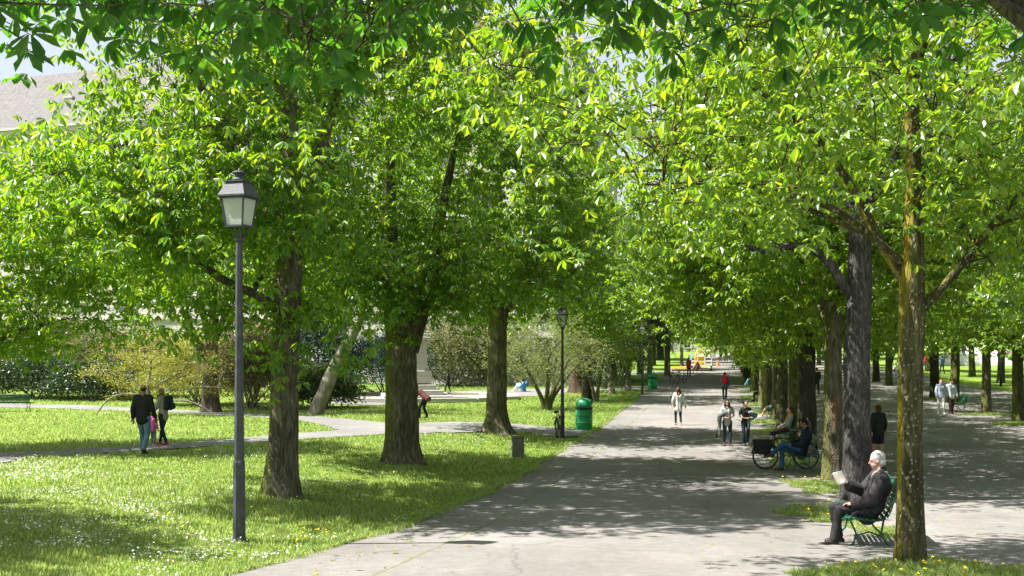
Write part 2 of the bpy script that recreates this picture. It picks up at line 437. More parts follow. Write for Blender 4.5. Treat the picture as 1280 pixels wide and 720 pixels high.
# ------------------------------------------------------------------ ground, paths
def edge_l(s): return -4.76 - .50 * np.clip((16 - s) / 7, 0, 1.2) ** 1.5 + .06 * np.sin(s * .35) + .03 * np.sin(s * 1.3 + 1)
def edge_r(s): return 18.5 + .5 * np.sin(s * .2)
S = np.concatenate([np.arange(-60, -5, 5.0), np.arange(-5, 60, .5), np.arange(60, 120, 1.0), np.arange(120, 240, 8.0), np.array([260, 300, 360, 450, 600, 800.])])
Tn = np.concatenate([[-600, -400, -250, -160, -110, -80, -60], np.arange(-50, -5.4, .5), [-5.3, -5, -4.86, -4.5, -4.2], np.arange(-3, 18, 1.5), [17.6, 18.0, 18.8, 19.5, 21, 24, 28, 34, 42, 55, 75, 110, 170, 260, 400, 600]])
ss, tt = np.meshgrid(S, Tn, indexing='ij')
X, Y = ST2XY(ss, tt)
Z = G(X, Y) - .07 * ((tt > -4.7 - .42 * (ss < 12)) & (tt < 17.9) & (ss > -8) & (ss < 235))
i, j = np.meshgrid(np.arange(len(S) - 1), np.arange(len(Tn) - 1), indexing='ij'); i = i.ravel(); j = j.ravel(); n = len(Tn)
Fq = np.stack([i * n + j, (i + 1) * n + j, (i + 1) * n + j + 1, i * n + j + 1], 1)[:, ::-1]

m, nt, out = newmat('lawn')
tc = N(nt, 'ShaderNodeTexCoord')
n1 = N(nt, 'ShaderNodeTexNoise', i_Scale=.45, i_Detail=6); n2 = N(nt, 'ShaderNodeTexNoise', i_Scale=9, i_Detail=8, i_Roughness=.7); n3 = N(nt, 'ShaderNodeTexNoise', i_Scale=60, i_Detail=4)
for q in (n1, n2, n3): nt.links.new(tc.outputs['Object'], q.inputs['Vector'])
r1 = ramp(nt, [(.3, (.085, .15, .018)), (.5, (.15, .24, .03)), (.72, (.24, .30, .06))])
ad = N(nt, 'ShaderNodeMath', operation='MULTIPLY_ADD'); ad.inputs[1].default_value = .45; nt.links.new(n2.outputs['Fac'], ad.inputs[0])
a2 = N(nt, 'ShaderNodeMath', operation='MULTIPLY'); a2.inputs[1].default_value = .55; nt.links.new(n1.outputs['Fac'], a2.inputs[0]); nt.links.new(a2.outputs[0], ad.inputs[2])
nt.links.new(ad.outputs[0], r1.inputs[0])
b = N(nt, 'ShaderNodeBsdfPrincipled', i_Roughness=.85); b.inputs['Specular IOR Level'].default_value = .15
nt.links.new(r1.outputs[0], b.inputs['Base Color'])
bp = N(nt, 'ShaderNodeBump', i_Strength=.8, i_Distance=.06); nt.links.new(n3.outputs['Fac'], bp.inputs['Height']); nt.links.new(bp.outputs[0], b.inputs['Normal'])
nt.links.new(b.outputs[0], out.inputs[0]); LAWN = m

gme = npmesh('ground', np.stack([X, Y, Z], -1).reshape(-1, 3), [Fq], smooth=True)
tag(link('ground', gme, LAWN), kind='structure')

def pavemat(name, c1, c2, c3, crack=True, spots=True):
    m, nt, out = newmat(name)
    tc = N(nt, 'ShaderNodeTexCoord')
    n1 = N(nt, 'ShaderNodeTexNoise', i_Scale=.35, i_Detail=7, i_Roughness=.6); n2 = N(nt, 'ShaderNodeTexNoise', i_Scale=45, i_Detail=6, i_Roughness=.8)
    n4 = N(nt, 'ShaderNodeTexNoise', i_Scale=5, i_Detail=8, i_Roughness=.75)
    for q in (n1, n2, n4): nt.links.new(tc.outputs['Object'], q.inputs['Vector'])
    a = N(nt, 'ShaderNodeMath', operation='MULTIPLY_ADD'); a.inputs[1].default_value = .42; nt.links.new(n2.outputs['Fac'], a.inputs[0])
    a0 = N(nt, 'ShaderNodeMath', operation='MULTIPLY_ADD'); a0.inputs[1].default_value = .50; nt.links.new(n1.outputs['Fac'], a0.inputs[0])
    a1 = N(nt, 'ShaderNodeMath', operation='MULTIPLY'); a1.inputs[1].default_value = .38; nt.links.new(n4.outputs['Fac'], a1.inputs[0]); nt.links.new(a1.outputs[0], a0.inputs[2]); nt.links.new(a0.outputs[0], a.inputs[2])
    r = ramp(nt, [(.50, c1), (.64, c2), (.78, c3)]); nt.links.new(a.outputs[0], r.inputs[0]); col = r.outputs[0]
    if crack:
        v = N(nt, 'ShaderNodeTexVoronoi', i_Scale=.22); v.feature = 'DISTANCE_TO_EDGE'
        nz = N(nt, 'ShaderNodeTexNoise', i_Scale=1.2, i_Detail=5); nt.links.new(tc.outputs['Object'], nz.inputs['Vector'])
        ml = N(nt, 'ShaderNodeVectorMath', operation='MULTIPLY_ADD'); ml.inputs[1].default_value = (.8, .8, 0); nt.links.new(nz.outputs['Color'], ml.inputs[0]); nt.links.new(tc.outputs['Object'], ml.inputs[2]); nt.links.new(ml.outputs[0], v.inputs['Vector'])
        rr = ramp(nt, [(0, (.55, .55, .52)), (.0035, (.75, .75, .73)), (.006, (1, 1, 1))]); nt.links.new(v.outputs['Distance'], rr.inputs[0])
        mx = N(nt, 'ShaderNodeMix', data_type='RGBA', blend_type='MULTIPLY'); mx.inputs[0].default_value = .55; nt.links.new(col, mx.inputs[6]); nt.links.new(rr.outputs[0], mx.inputs[7]); col = mx.outputs[2]
        # long straight joint between the lanes, filled with moss
        mp = N(nt, 'ShaderNodeMapping'); mp.inputs['Rotation'].default_value = (0, 0, TH); nt.links.new(tc.outputs['Object'], mp.inputs[0])
        nj = N(nt, 'ShaderNodeTexNoise', i_Scale=.9, i_Detail=6); nt.links.new(tc.outputs['Object'], nj.inputs['Vector'])
        sx = N(nt, 'ShaderNodeSeparateXYZ'); nt.links.new(mp.outputs[0], sx.inputs[0])
        w = N(nt, 'ShaderNodeMath', operation='MULTIPLY_ADD'); w.inputs[1].default_value = .22; nt.links.new(nj.outputs['Fac'], w.inputs[0]); nt.links.new(sx.outputs['X'], w.inputs[2])
        for off, wd, cc, st_ in ((3.62 + .0, .035, (.12, .14, .05), .85), (-7.3, .03, (.16, .16, .13), .5)):
            d = N(nt, 'ShaderNodeMath', operation='ADD'); d.inputs[1].default_value = off - .11; nt.links.new(w.outputs[0], d.inputs[0])
            ab = N(nt, 'ShaderNodeMath', operation='ABSOLUTE'); nt.links.new(d.outputs[0], ab.inputs[0])
            nk = N(nt, 'ShaderNodeTexNoise', i_Scale=3, i_Detail=5); nt.links.new(tc.outputs['Object'], nk.inputs['Vector'])
            rk = N(nt, 'ShaderNodeMapRange'); rk.inputs[1].default_value = .35; rk.inputs[2].default_value = .65; rk.inputs[3].default_value = .006; rk.inputs[4].default_value = wd; nt.links.new(nk.outputs['Fac'], rk.inputs[0])
            lt = N(nt, 'ShaderNodeMath', operation='LESS_THAN'); nt.links.new(ab.outputs[0], lt.inputs[0]); nt.links.new(rk.outputs[0], lt.inputs[1])
            fa = N(nt, 'ShaderNodeMath', operation='MULTIPLY'); fa.inputs[1].default_value = st_; nt.links.new(lt.outputs[0], fa.inputs[0])
            mx = N(nt, 'ShaderNodeMix', data_type='RGBA'); nt.links.new(fa.outputs[0], mx.inputs[0]); nt.links.new(col, mx.inputs[6]); mx.inputs[7].default_value = lin(cc); col = mx.outputs[2]
    b = N(nt, 'ShaderNodeBsdfPrincipled', i_Roughness=.92); b.inputs['Specular IOR Level'].default_value = .25
    nt.links.new(col, b.inputs['Base Color'])
    bp = N(nt, 'ShaderNodeBump', i_Strength=.45, i_Distance=.012); nt.links.new(n2.outputs['Fac'], bp.inputs['Height']); nt.links.new(bp.outputs[0], b.inputs['Normal'])
    nt.links.new(b.outputs[0], out.inputs[0]); return m
PAVE = pavemat('promenade_asphalt', (.125, .117, .110), (.180, .169, .160), (.245, .232, .220))
PATHM = pavemat('footpath_asphalt', (.13, .124, .118), (.178, .171, .163), (.235, .227, .218), crack=False)
Sp = S[(S >= -5) & (S < 230)]
nT = 40
ss, q = np.meshgrid(Sp, np.linspace(0, 1, nT), indexing='ij')
tt = edge_l(ss) + (edge_r(ss) - edge_l(ss)) * q
X, Y = ST2XY(ss, tt); Z = G(X, Y) + .02
i, j = np.meshgrid(np.arange(len(Sp) - 1), np.arange(nT - 1), indexing='ij'); i = i.ravel(); j = j.ravel()
Fq = np.stack([i * nT + j, (i + 1) * nT + j, (i + 1) * nT + j + 1, i * nT + j + 1], 1)[:, ::-1]
tag(link('promenade', npmesh('promenade', np.stack([X, Y, Z], -1).reshape(-1, 3), [Fq], smooth=True), PAVE), kind='structure')

FOOT = []   # footpath centre lines in plan, for keeping grass off them
def catmull(P, k=10):
    P = [Vector(p) for p in P]; P = [2 * P[0] - P[1]] + P + [2 * P[-1] - P[-2]]; O = []
    for a in range(1, len(P) - 2):
        for q in range(k):
            t = q / k; p0, p1, p2, p3 = P[a - 1:a + 3]
            O.append(.5 * ((2 * p1) + (p2 - p0) * t + (2 * p0 - 5 * p1 + 4 * p2 - p3) * t * t + (3 * p1 - p0 - 3 * p2 + p3) * t ** 3))
    return O + [P[-2]]
def footpath(name, pts, w, mat=PATHM, up=.03):
    C = catmull([(p[0], p[1], 0) for p in pts]); V = []; ws = w if hasattr(w, '__len__') else [w] * len(pts)
    for a, p in enumerate(C):
        d = (C[min(a + 1, len(C) - 1)] - C[max(a - 1, 0)]).normalized(); nrm = Vector((-d.y, d.x, 0))
        ww = float(np.interp(a / (len(C) - 1) * (len(ws) - 1), range(len(ws)), ws)) * (1 + .05 * math.sin(a * 1.7))
        FOOT.append((p.x, p.y, ww / 2))
        for k in range(5):
            v = p + nrm * ww * (k / 4 - .5); V.append((v.x, v.y, g(v.x, v.y) + up))
    Fs = np.array([(a * 5 + k, a * 5 + k + 1, (a + 1) * 5 + k + 1, (a + 1) * 5 + k) for a in range(len(C) - 1) for k in range(4)])
    if len(V) >= 3:
        v0, v1, v2 = (Vector(V[k]) for k in Fs[0][:3])
        if (v1 - v0).cross(v2 - v0).z < 0: Fs = Fs[:, ::-1]
    return tag(link(name, npmesh(name, np.array(V), [Fs], smooth=True), mat), kind='structure')
def PX(*l): return [gp(a, b) for a, b in l]
footpath('footpath', PX((-160, 592), (-60, 581), (0, 571), (90, 566), (180, 561), (300, 552), (380, 546), (450, 541), (530, 535), (600, 533), (680, 538), (735, 545)), [2.0, 2.0, 2.0, 1.9, 1.8, 1.9, 2.2, 2.6, 3.4, 3.2, 3.0, 3.2])
footpath('footpath', PX((-120, 500), (0, 507.5), (90, 509), (200, 513.5), (300, 519), (380, 523), (440, 530), (470, 537)), [2.2] * 6 + [2.6, 2.6], up=.022)
footpath('footpath', PX((440, 506), (500, 497), (560, 494), (630, 492), (700, 488), (780, 485), (850, 483)), [3, 5, 6, 7, 4, 3.6, 3.6])
footpath('footpath', PX((530, 480), (600, 477), (680, 471), (760, 467), (835, 465)), [5, 4, 4, 4, 4])
_fp = np.array(FOOT)
def off_paths(x, y):
    ok = np.ones(len(x), bool)
    for a in range(0, len(x), 20000):
        d2 = (x[a:a + 20000, None] - _fp[None, :, 0]) ** 2 + (y[a:a + 20000, None] - _fp[None, :, 1]) ** 2
        ok[a:a + 20000] = (d2 > (_fp[None, :, 2] * 1.02 + .03) ** 2).all(1)
    return ok

# ------------------------------------------------------------------ grass, daisies, dandelions
def blades(rng, x, y, h, w, lean=.5):
    n = len(x); z = G(x, y); a = rng.uniform(0, 2 * np.pi, n); la = rng.uniform(0, 2 * np.pi, n)
    h = h * rng.uniform(.5, 1.3, n); ld = h * lean * rng.uniform(.2, 1, n)
    B = np.stack([x, y, z - .005], -1); S_ = np.stack([np.cos(a), np.sin(a), 0 * a], -1) * (w / 2)[:, None]
    Md = B + np.stack([np.cos(la) * ld * .35, np.sin(la) * ld * .35, h * .6], -1); Tp = B + np.stack([np.cos(la) * ld, np.sin(la) * ld, h], -1)
    V = np.stack([B - S_, B + S_, Md + S_ * .7, Tp, Md - S_ * .7], 1).reshape(-1, 3); b = (np.arange(n) * 5)[:, None]
    return V, b + np.array([[0, 1, 2, 3, 4]])
rng = np.random.default_rng(11)
def frustum_pts(n, y0, y1, pw, tmax, margin=1.08):
    u = rng.random(n); a = 1 - pw
    y = (y0 ** a + (y1 ** a - y0 ** a) * u) ** (1 / a) if abs(a) > 1e-3 else y0 * (y1 / y0) ** u
    x = (rng.random(n) * 2 - 1) * .5145 * margin * y
    t = x * CT - y * ST
    k = (t < tmax + edge_l(x * ST + y * CT)) & off_paths(x, y)
    return x[k], y[k]
x, y = frustum_pts(520000, 9.0, 80, 1.15, .02)
hh = .85 * (.025 + .075 * vnoise(x * 1.6, y * 1.6, 3) ** 2 + .035 * vnoise(x * .4, y * .4, 9)) * (1 + y * .008)
ww = .006 + .0009 * y
V, Fb = blades(rng, x, y, hh, ww)
# shaggy fringe along the promenade edge
sE = rng.uniform(8, 60, 16000) ** 1.0; tE = edge_l(sE) + .03 + rng.normal(0, .05, len(sE)) * (1 + .8 * np.sin(sE * 2.3)); xe, ye = ST2XY(sE, tE)
V2, F2 = blades(rng, xe, ye, np.full(len(xe), .09), .007 + .0006 * ye, .9)
tag(link('grass', npmesh('grass', np.concatenate([V, V2]), [np.concatenate([Fb, F2 + len(V)])]), BLADE), kind='stuff', label='short bright green lawn grass left of the promenade')

# grass tufts round the feet of the right hand trees
ROW = [(1137, 710), (1073, 622)]
PATCH = []
def patch(cx, cy, rx, ry, n, h=.11, ang=-TH):
    PATCH.append((cx, cy, rx, ry, n, h, ang))
def flower(rng, x, y, h, r, name, mat, label, petals=6, stem=False):
    n = len(x); z = G(x, y) + h
    a = np.arange(petals) * 2 * np.pi / petals; tl = rng.normal(0, .35, (n, 2))
    ring = np.stack([np.cos(a), np.sin(a)], -1)[None] * r[:, None, None]
    zz = (ring * tl[:, None, :]).sum(-1)
    C0 = np.stack([x, y, z + r * .35], -1)
    Vr = np.concatenate([np.stack([x, y], -1)[:, None, :] + ring, (z[:, None] + zz)[..., None]], -1)
    V = np.concatenate([C0[:, None], Vr], 1).reshape(-1, 3); b = (np.arange(n) * (petals + 1))[:, None]
    Fs = np.concatenate([b + np.array([[0, 1 + k, 1 + (k + 1) % petals]]) for k in range(petals)])
    return tag(link(name, npmesh(name, V, [Fs]), mat), kind='stuff', label=label)
x, y = frustum_pts(60000, 9.2, 34, .9, -.12)
dn = vnoise(x * .55 + 5, y * .4, 21) * .6 + vnoise(x * 1.9, y * 1.6, 22) * .5
tq = x * CT - y * ST
dn = dn + .12 * ((y > 15.5) & (y < 22) & (tq < -8)) + .10 * (y < 13)
k = rng.random(len(x)) < np.clip((dn - .60) * 3.0, 0, 1) ** 1.3
k &= ~((tq > -7.2) & (y > 16.5))
x, y = x[k][:5000], y[k][:5000]
flower(rng, x, y, rng.uniform(.05, .10, len(x)), rng.uniform(.007, .012, len(x)) * (1 + y * .012), 'daisies', PETAL, 'small white daisies scattered over the sunny lawn')
x, y = frustum_pts(30000, 9.5, 34, 1.0, -.15)
tq = x * CT - y * ST; dn = vnoise(x * .8, y * .7, 31) * .7 + vnoise(x * 2.5, y * 2.2, 32) * .4
w = np.clip((dn - .5) * 3, 0, 1) * np.clip((tq + 9.5) / 4, 0.03, 1) * np.clip((y - 12.5) / 3, .02, 1)
k = rng.random(len(x)) < w * .4
x, y = x[k][:1500], y[k][:1500]
flower(rng, x, y, rng.uniform(.08, .14, len(x)), rng.uniform(.013, .019, len(x)), 'dandelions', YPETAL, 'yellow dandelions along the lawn edge by the promenade', 7)

def litter(n, seed, y0, y1, name, label, mat, L, near_edge):
    rg = np.random.default_rng(seed); s_ = rg.uniform(y0, y1, n) ** 1.0; u_ = rg.random(n)
    t_ = np.where(rg.random(n) < near_edge, np.where(u_ < .55, -4.55 + np.abs(rg.normal(0, .35, n)), 2.2 + rg.normal(0, 1.1, n)), rg.uniform(-4.5, 12, n))
    x_, y_ = ST2XY(s_, t_); P_ = np.stack([x_, y_, G(x_, y_) + .018], -1)
    a_ = rg.uniform(0, 6.28, n); D_ = np.stack([np.cos(a_), np.sin(a_), rg.uniform(0, .25, n)], -1); S_ = np.stack([-np.sin(a_), np.cos(a_), rg.uniform(-.15, .3, n)], -1); l_ = L * rg.uniform(.4, 1.3, (n, 1))
    V = np.stack([P_, P_ + D_ * l_ * .5 + S_ * l_ * .25, P_ + D_ * l_, P_ + D_ * l_ * .5 - S_ * l_ * .25], 1).reshape(-1, 3); b_ = (np.arange(n) * 4)[:, None]
    tag(link(name, npmesh(name, V, [b_ + np.array([[0, 1, 2, 3]])]), mat), kind='stuff', label=label)
litter(9000, 51, 9, 45, 'fallen_blossoms', 'brownish fallen blossom bits strewn over the promenade', leafmat('litter', [(0, (.10, .07, .04)), (.6, (.22, .17, .10)), (1, (.36, .34, .22))], [(0, (.1, .08, .05)), (1, (.2, .2, .1))], trans=.1, rough=.8), .035, .6)
litter(450, 52, 9, 34, 'fallen_leaves', 'few fallen leaves lying on the promenade', leafmat('litter_leaf', [(0, (.12, .09, .03)), (1, (.25, .26, .08))], [(0, (.1, .1, .05)), (1, (.2, .25, .05))], trans=.15, rough=.7), .11, .5)
# ------------------------------------------------------------------ trees
def crown_obj(rng, root, LP, leaf, mat, L=.15, W=.42, K=6, fine=True, candles=0, cand_pts=None, droop=(15, 65), tilt=25):
    if leaf == 'palm': V, Fs = palmate(rng, LP, L, W, K, droop, tilt, fine)
    else: V, Fs = single_leaves(rng, LP, L, W)
    mi = np.zeros(len(Fs), np.int32); fl = [Fs]; mats = [mat]
    if candles and cand_pts is not None:
        cp = cand_pts[rng.integers(0, len(cand_pts), candles)] + rng.normal(0, .25, (candles, 3)) + [0, 0, .25]
        m_ = 14; hgt = rng.uniform(.12, .24, candles)
        q = rng.random((candles, m_)); az = rng.uniform(0, 6.28, (candles, m_)); rr = .035 * (1 - q * .7)
        P = cp[:, None, :] + np.stack([np.cos(az) * rr, np.sin(az) * rr, q * hgt[:, None]], -1)
        V2, F2 = single_leaves(rng, P.reshape(-1, 3), .04, .7)
        V = np.concatenate([V, V2]); F2 = F2 + (len(V) - len(V2))
        if Fs.shape[1] == 3: Fs = np.concatenate([Fs, F2]); fl = [Fs]
        else: fl = [Fs, F2]
        mi = np.concatenate([mi, np.ones(len(F2), np.int32)]); mats = [mat, LEAF_BLOS]
    me = npmesh('crown', V, fl, mi=mi)
    for mm in mats: me.materials.append(mm)
    o = bpy.data.objects.new('crown', me); COL.objects.link(o); o.parent = root
    return o
def tree(name, label, loc, stems, c, r, rlow, ncl, seed, cat='tree', group=None, bark=BARK, leaf='palm', lmat=LEAF, L=.15, W=.42, K=6, fine=True, candles=0, rz=0, droop=(15, 65), tilt=25, burls=0, nside=22, fringe=None, **kw):
    rng = np.random.default_rng(seed)
    root = empty(name, loc, rz, label, cat, group)
    w = Wood()
    for q, (P, rad, fl) in enumerate(stems):
        w.stem(P, rad, n=nside if q == 0 else max(10, nside - 8), flare=fl, seed=seed + q, burls=burls if q == 0 else 0)
    LP, C = grow(rng, w, c, r, rlow, ncl, **kw)
    if fringe is not None:
        LP2, _ = grow(rng, w, c, r, rlow, 0, extra=fringe, clump=.36, nsub=3, nleaf=2, attach=2.5, thick=.8, lift=.05, flat=.8)
        LP = np.concatenate([LP, LP2])
    link('trunk', w.mesh('trunk'), bark, root)
    crown_obj(rng, root, LP, leaf, lmat, L, W, K, fine, candles, C, droop, tilt)
    return root

# --- left row: three old chestnuts between lawn and promenade
GL = 'old chestnuts standing on the left lawn'
tree('chestnut_tree', 'old chestnut on the lawn just right of the near lamp post', gp(351, 621) - Vector((0, 0, .03)),
     [([(0, 0, -.1), (.02, 0, .6), (.06, 0, 2), (.12, 0, 3.6), (.2, .1, 5.2), (.1, .1, 7.2), (.2, 0, 9.5)], [.30, .275, .255, .24, .22, .17, .09], .38),
      ([(.12, 0, 3.3), (-.35, -.1, 3.75), (-.9, -.2, 3.95), (-1.7, -.2, 4.5), (-2.6, -.3, 5.3)], [.10, .085, .075, .06, .04], 0),
      ([(.18, 0, 5.2), (.5, .7, 6.2), (.8, 1.1, 7.5), (1.0, 1.2, 9)], [.12, .10, .08, .05], 0),
      ([(.2, .1, 5.2), (-.5, -.6, 6.2), (-1.3, -1.2, 7.6)], [.13, .10, .06], 0)],
     (-.3, -.5, 6.9), (4.5, 3.2, 6.2), 3.7, 125, 101, group=GL, candles=110, zmin=3.9, nsub=10, nleaf=9, L=.20, W=.37, clump=1.15, attach=3.0, droop=(18, 62),
     keep=lambda p: not (p[2] < 4.4 and abs(p[0]) > 1.6) and not (p[0] > .9 and p[2] < 8.4) and not (p[0] < -3.4 and p[2] < 5.5) and not (p[0] < -2.6 and p[2] > 6.6) and not (abs(p[0]) < 1.0 and p[1] < .3 and p[2] < 4.9),
     extra=[(.6, -.5, 3.4), (.85, -.55, 2.9), (-.8, -.6, 3.4), (-1.3, -.5, 3.5)])
tree('chestnut_tree', 'broad forked chestnut, the thickest trunk on the left lawn', gp(503, 579) - Vector((0, 0, .03)),
     [([(0, 0, -.1), (-.02, 0, .7), (-.03, 0, 2.2), (-.02, 0, 3.4), (-.25, 0, 4.3), (-.35, 0, 6), (-.3, 0, 8.5)], [.43, .41, .385, .37, .25, .2, .1], .42),
      ([(.15, 0, 2.9), (.42, 0, 3.7), (.68, .1, 4.5), (.9, .1, 6), (1.3, .2, 8)], [.26, .22, .18, .14, .08], 0),
      ([(-.2, 0, 3.9), (-.6, -.5, 4.9), (-1.5, -1.1, 6), (-2.6, -1.6, 7.2)], [.13, .12, .09, .05], 0)],
     (-.2, -.5, 6.0), (5.2, 3.5, 8.4), 2.8, 135, 202, group=GL, candles=120, zmin=4.1, nsub=10, nleaf=9, L=.21, W=.37, clump=1.2, attach=3.2, burls=2, nside=26, droop=(18, 62),
     extra=[(-.6, -.8, 4.3), (.2, -.9, 4.5), (.9, -.7, 4.2), (-1.3, -.6, 4.3), (.5, -.8, 3.9), (1.5, -.4, 4.2), (-.1, -.8, 5.0), (.8, -.7, 5.0)])
tree('chestnut_tree', 'fluted chestnut trunk behind the short stone post', gp(620, 541) - Vector((0, 0, .03)),
     [([(0, 0, -.1), (0, 0, .7), (.02, 0, 2), (.06, 0, 3.6), (.12, .1, 5.5), (.1, 0, 9)], [.42, .36, .335, .33, .26, .12], .75),
      ([(.06, 0, 3.9), (.7, .2, 5), (1.7, .4, 6.8)], [.16, .13, .07], 0), ([(.06, 0, 4.0), (-.8, -.3, 5.2), (-1.8, -.5, 7)], [.15, .12, .06], 0)],
     (0, 0, 6.3), (5.0, 3.8, 8.0), 2.8, 115, 303, group=GL, candles=60, zmin=4.2, keep=lambda p: not (p[0] > 1.2 and p[2] < 5.6), nsub=10, nleaf=9, L=.21, clump=1.25, attach=3.4, droop=(18, 62), nside=28, fine=False)

# --- the airy lichen-covered tree at the right edge of the promenade
tree('chestnut_tree', 'young airy tree with yellow lichen on its trunk, beside the reader', gp(1137, 712) - Vector((0, 0, .03)),
     [([(0, 0, -.1), (.0, 0, .5), (.0, 0, 1.6), (.01, 0, 2.35), (.03, 0, 2.9), (.02, 0, 3.3), (.05, 0, 4.2), (.02, 0, 5.2), (.1, 0, 7)], [.155, .14, .132, .136, .142, .13, .09, .075, .035], .3),
      ([(.05, 0, 2.9), (.2, -.05, 3.05), (.42, -.1, 3.3), (.72, -.2, 3.75), (1.25, -.3, 4.4), (2.0, -.5, 5.0)], [.055, .05, .046, .04, .03, .016], 0),
      ([(0, 0, 3.2), (-.3, .1, 3.75), (-.62, .25, 4.5), (-1.1, .4, 5.2), (-1.9, .6, 5.8)], [.065, .056, .046, .036, .02], 0),
      ([(.02, 0, 3.3), (.15, .2, 4.2), (.5, .5, 5.3), (.9, .8, 6.6)], [.08, .07, .05, .03], 0),
      ([(-.1, 0, 3.5), (-.9, -.2, 4.1), (-2.0, -.35, 4.35), (-3.1, -.5, 4.3)], [.05, .04, .03, .012], 0),
      ([(-.3, .1, 3.75), (-1.3, .5, 4.3), (-2.4, .9, 4.7), (-3.4, 1.2, 4.7)], [.034, .026, .018, .01], 0)],
     (-.1, .0, 5.5), (4.6, 2.5, 3.2), 2.3, 130, 404, group='trees of the row right of the promenade', bark=BARK_L, lmat=LEAF_Y, zmin=3.2, nsub=7, nleaf=9, L=.135, K=5, W=.44,
     clump=.95, attach=3.0, thick=1.25, candles=40, burls=1, nside=26, keep=lambda p: not (p[2] < 3.95 and p[0] < .3) and not (p[2] < 4.25 and -1.3 < p[0] < -.3))

# --- dark rough trunk behind the reader, cut off above its side limb
tree('chestnut_tree', 'thick dark grey trunk standing directly behind the reading man', gp(1073, 626) - Vector((0, 0, .03)),
     [([(.0, 0, -.1), (0, 0, .5), (-.03, 0, 1.6), (-.02, 0, 3.2), (.03, 0, 4.2), (.03, 0, 5.35), (.05, 0, 5.9)], [.30, .28, .25, .24, .225, .20, .16], .3),
      ([(-.1, 0, 4.0), (-.38, 0, 4.35), (-.6, 0, 4.75), (-.95, 0, 5.0), (-1.5, .1, 5.0), (-2.0, .1, 4.85), (-2.3, .1, 5.2)], [.10, .095, .085, .08, .07, .06, .04], 0),
      ([(.03, 0, 5.6), (-.5, .2, 6.3), (-1.2, .3, 7)], [.09, .07, .04], 0), ([(.03, 0, 5.6), (.6, .1, 6.4), (1.1, .3, 7.4)], [.10, .08, .04], 0)],
     (0, .8, 7.4), (4.2, 3.0, 4.6), 1.9, 95, 505, group='trees of the row right of the promenade', bark=BARK_G, lmat=LEAF_Y, zmin=5.5, nsub=7, nleaf=7, L=.16, clump=.95, attach=4.2, nside=26)

# --- row prototypes
def proto(name, label, loc, seed, h=4.0, r0=.24, crown=(4.3, 4.0, 6.6), rlow=2.6, bark=BARK, ncl=90, **kw):
    rs = random.Random(seed); lx, ly = rs.uniform(-.1, .1), rs.uniform(-.1, .1)
    st = [([(0, 0, -.15), (0, 0, .5), (lx * .6, ly, h * .55), (lx, ly, h), (lx * 1.5, ly, h + 1.8), (lx, ly, h + 5)], [r0 * 1.05, r0, r0 * .92, r0 * .9, r0 * .65, r0 * .25], .32)]
    for q in range(4):
        a = q * 1.6 + rs.uniform(0, 1)
        st.append(([(lx, ly, h - .3 + q * .25), (lx + .6 * math.cos(a), ly + .6 * math.sin(a), h + .3 + q * .25), (lx + 1.7 * math.cos(a), ly + 1.7 * math.sin(a), h + 1.3 + q * .4)], [r0 * .5, r0 * .4, r0 * .2], 0))
    kw.setdefault('lmat', LEAF_Y)
    return tree(name, label, loc, st, (0, 0, h + 2.1), crown, rlow, ncl, seed, bark=bark, zmin=h - .45, clump=1.2, nsub=9, nleaf=10, attach=h - .4, fine=False, L=.21, droop=(18, 60), **kw)
GR = 'trees of the row right of the promenade'
GR2 = 'trees of the second row across the right hand path'
ds = [23.1, 28.2, 33.2, 38.5, 43.3, 48.8, 54.5, 60.5, 66.5, 73, 80, 87, 94, 101, 109, 117, 125, 134, 143]
def rowpt(d, t):
    x = (t + d * ST) / CT; return Vector((x, d, g(x, d) - .03))
LROW = ['tree with a long brown scar, second trunk behind the dark grey one', 'dark trunk rising right behind the man in the navy jacket', 'slim trunk standing beside the woman with the yellow scarf']
P = [proto('chestnut_tree', 'brown trunk with a long scar, just left of the dark grey trunk', rowpt(23.1, 2.62), 11, h=3.7, r0=.215, bark=BARK, group=GR),
     proto('chestnut_tree', 'dark trunk rising right behind the seated man in navy', rowpt(28.2, 2.45), 12, h=3.8, r0=.27, bark=barkmat('dark_bark', (.03, .026, .02), (.07, .062, .05), (.14, .125, .10), moss=(.08, .10, .03), amount=.75), group=GR),
     proto('chestnut_tree', 'mossy greenish trunk beside the woman with the yellow scarf', rowpt(33.2, 2.6), 13, h=3.6, r0=.25, bark=barkmat('mossy_bark', (.04, .038, .02), (.09, .09, .05), (.18, .17, .11), moss=(.11, .12, .03), amount=.56), group=GR)]
rs = random.Random(3)
for q, d in enumerate(ds[3:]):
    nth = ['fourth', 'fifth', 'sixth', 'seventh', 'eighth', 'ninth'][q] if q < 6 else None
    lab = f'{nth} trunk behind the dark grey one, in the row right of the promenade' if nth else 'leafy far tree, one of the last in the row right of the promenade'
    copy_tree(P[q % 3], rowpt(d, 2.5 + rs.uniform(-.15, .15)), rs.uniform(0, 6.28), rs.uniform(.94, 1.06), lab, GR if nth else 'far trees ending the row right of the promenade')
L2 = {1273: 'stout pale trunk at the right edge with a patch of grass', 1233: 'slender trunk to the right of the green bench', 1193: 'straight dark trunk just behind the couple in white', 1168: 'lighter trunk with a grassy foot left of the couple in white'}
for px, lab in L2.items():
    copy_tree(P[rs.randrange(3)], onrow(px, 12.6) - Vector((0, 0, .03)), rs.uniform(0, 6.28), rs.uniform(.92, 1.0), lab, GR2)
for d in (69.5, 75, 81, 87, 93, 100, 108, 117, 127, 138):
    copy_tree(P[rs.randrange(3)], rowpt(d, 12.6), rs.uniform(0, 6.28), rs.uniform(.9, 1.05), 'distant tree of the second row, beyond the couple in white', 'distant trees of the second row')
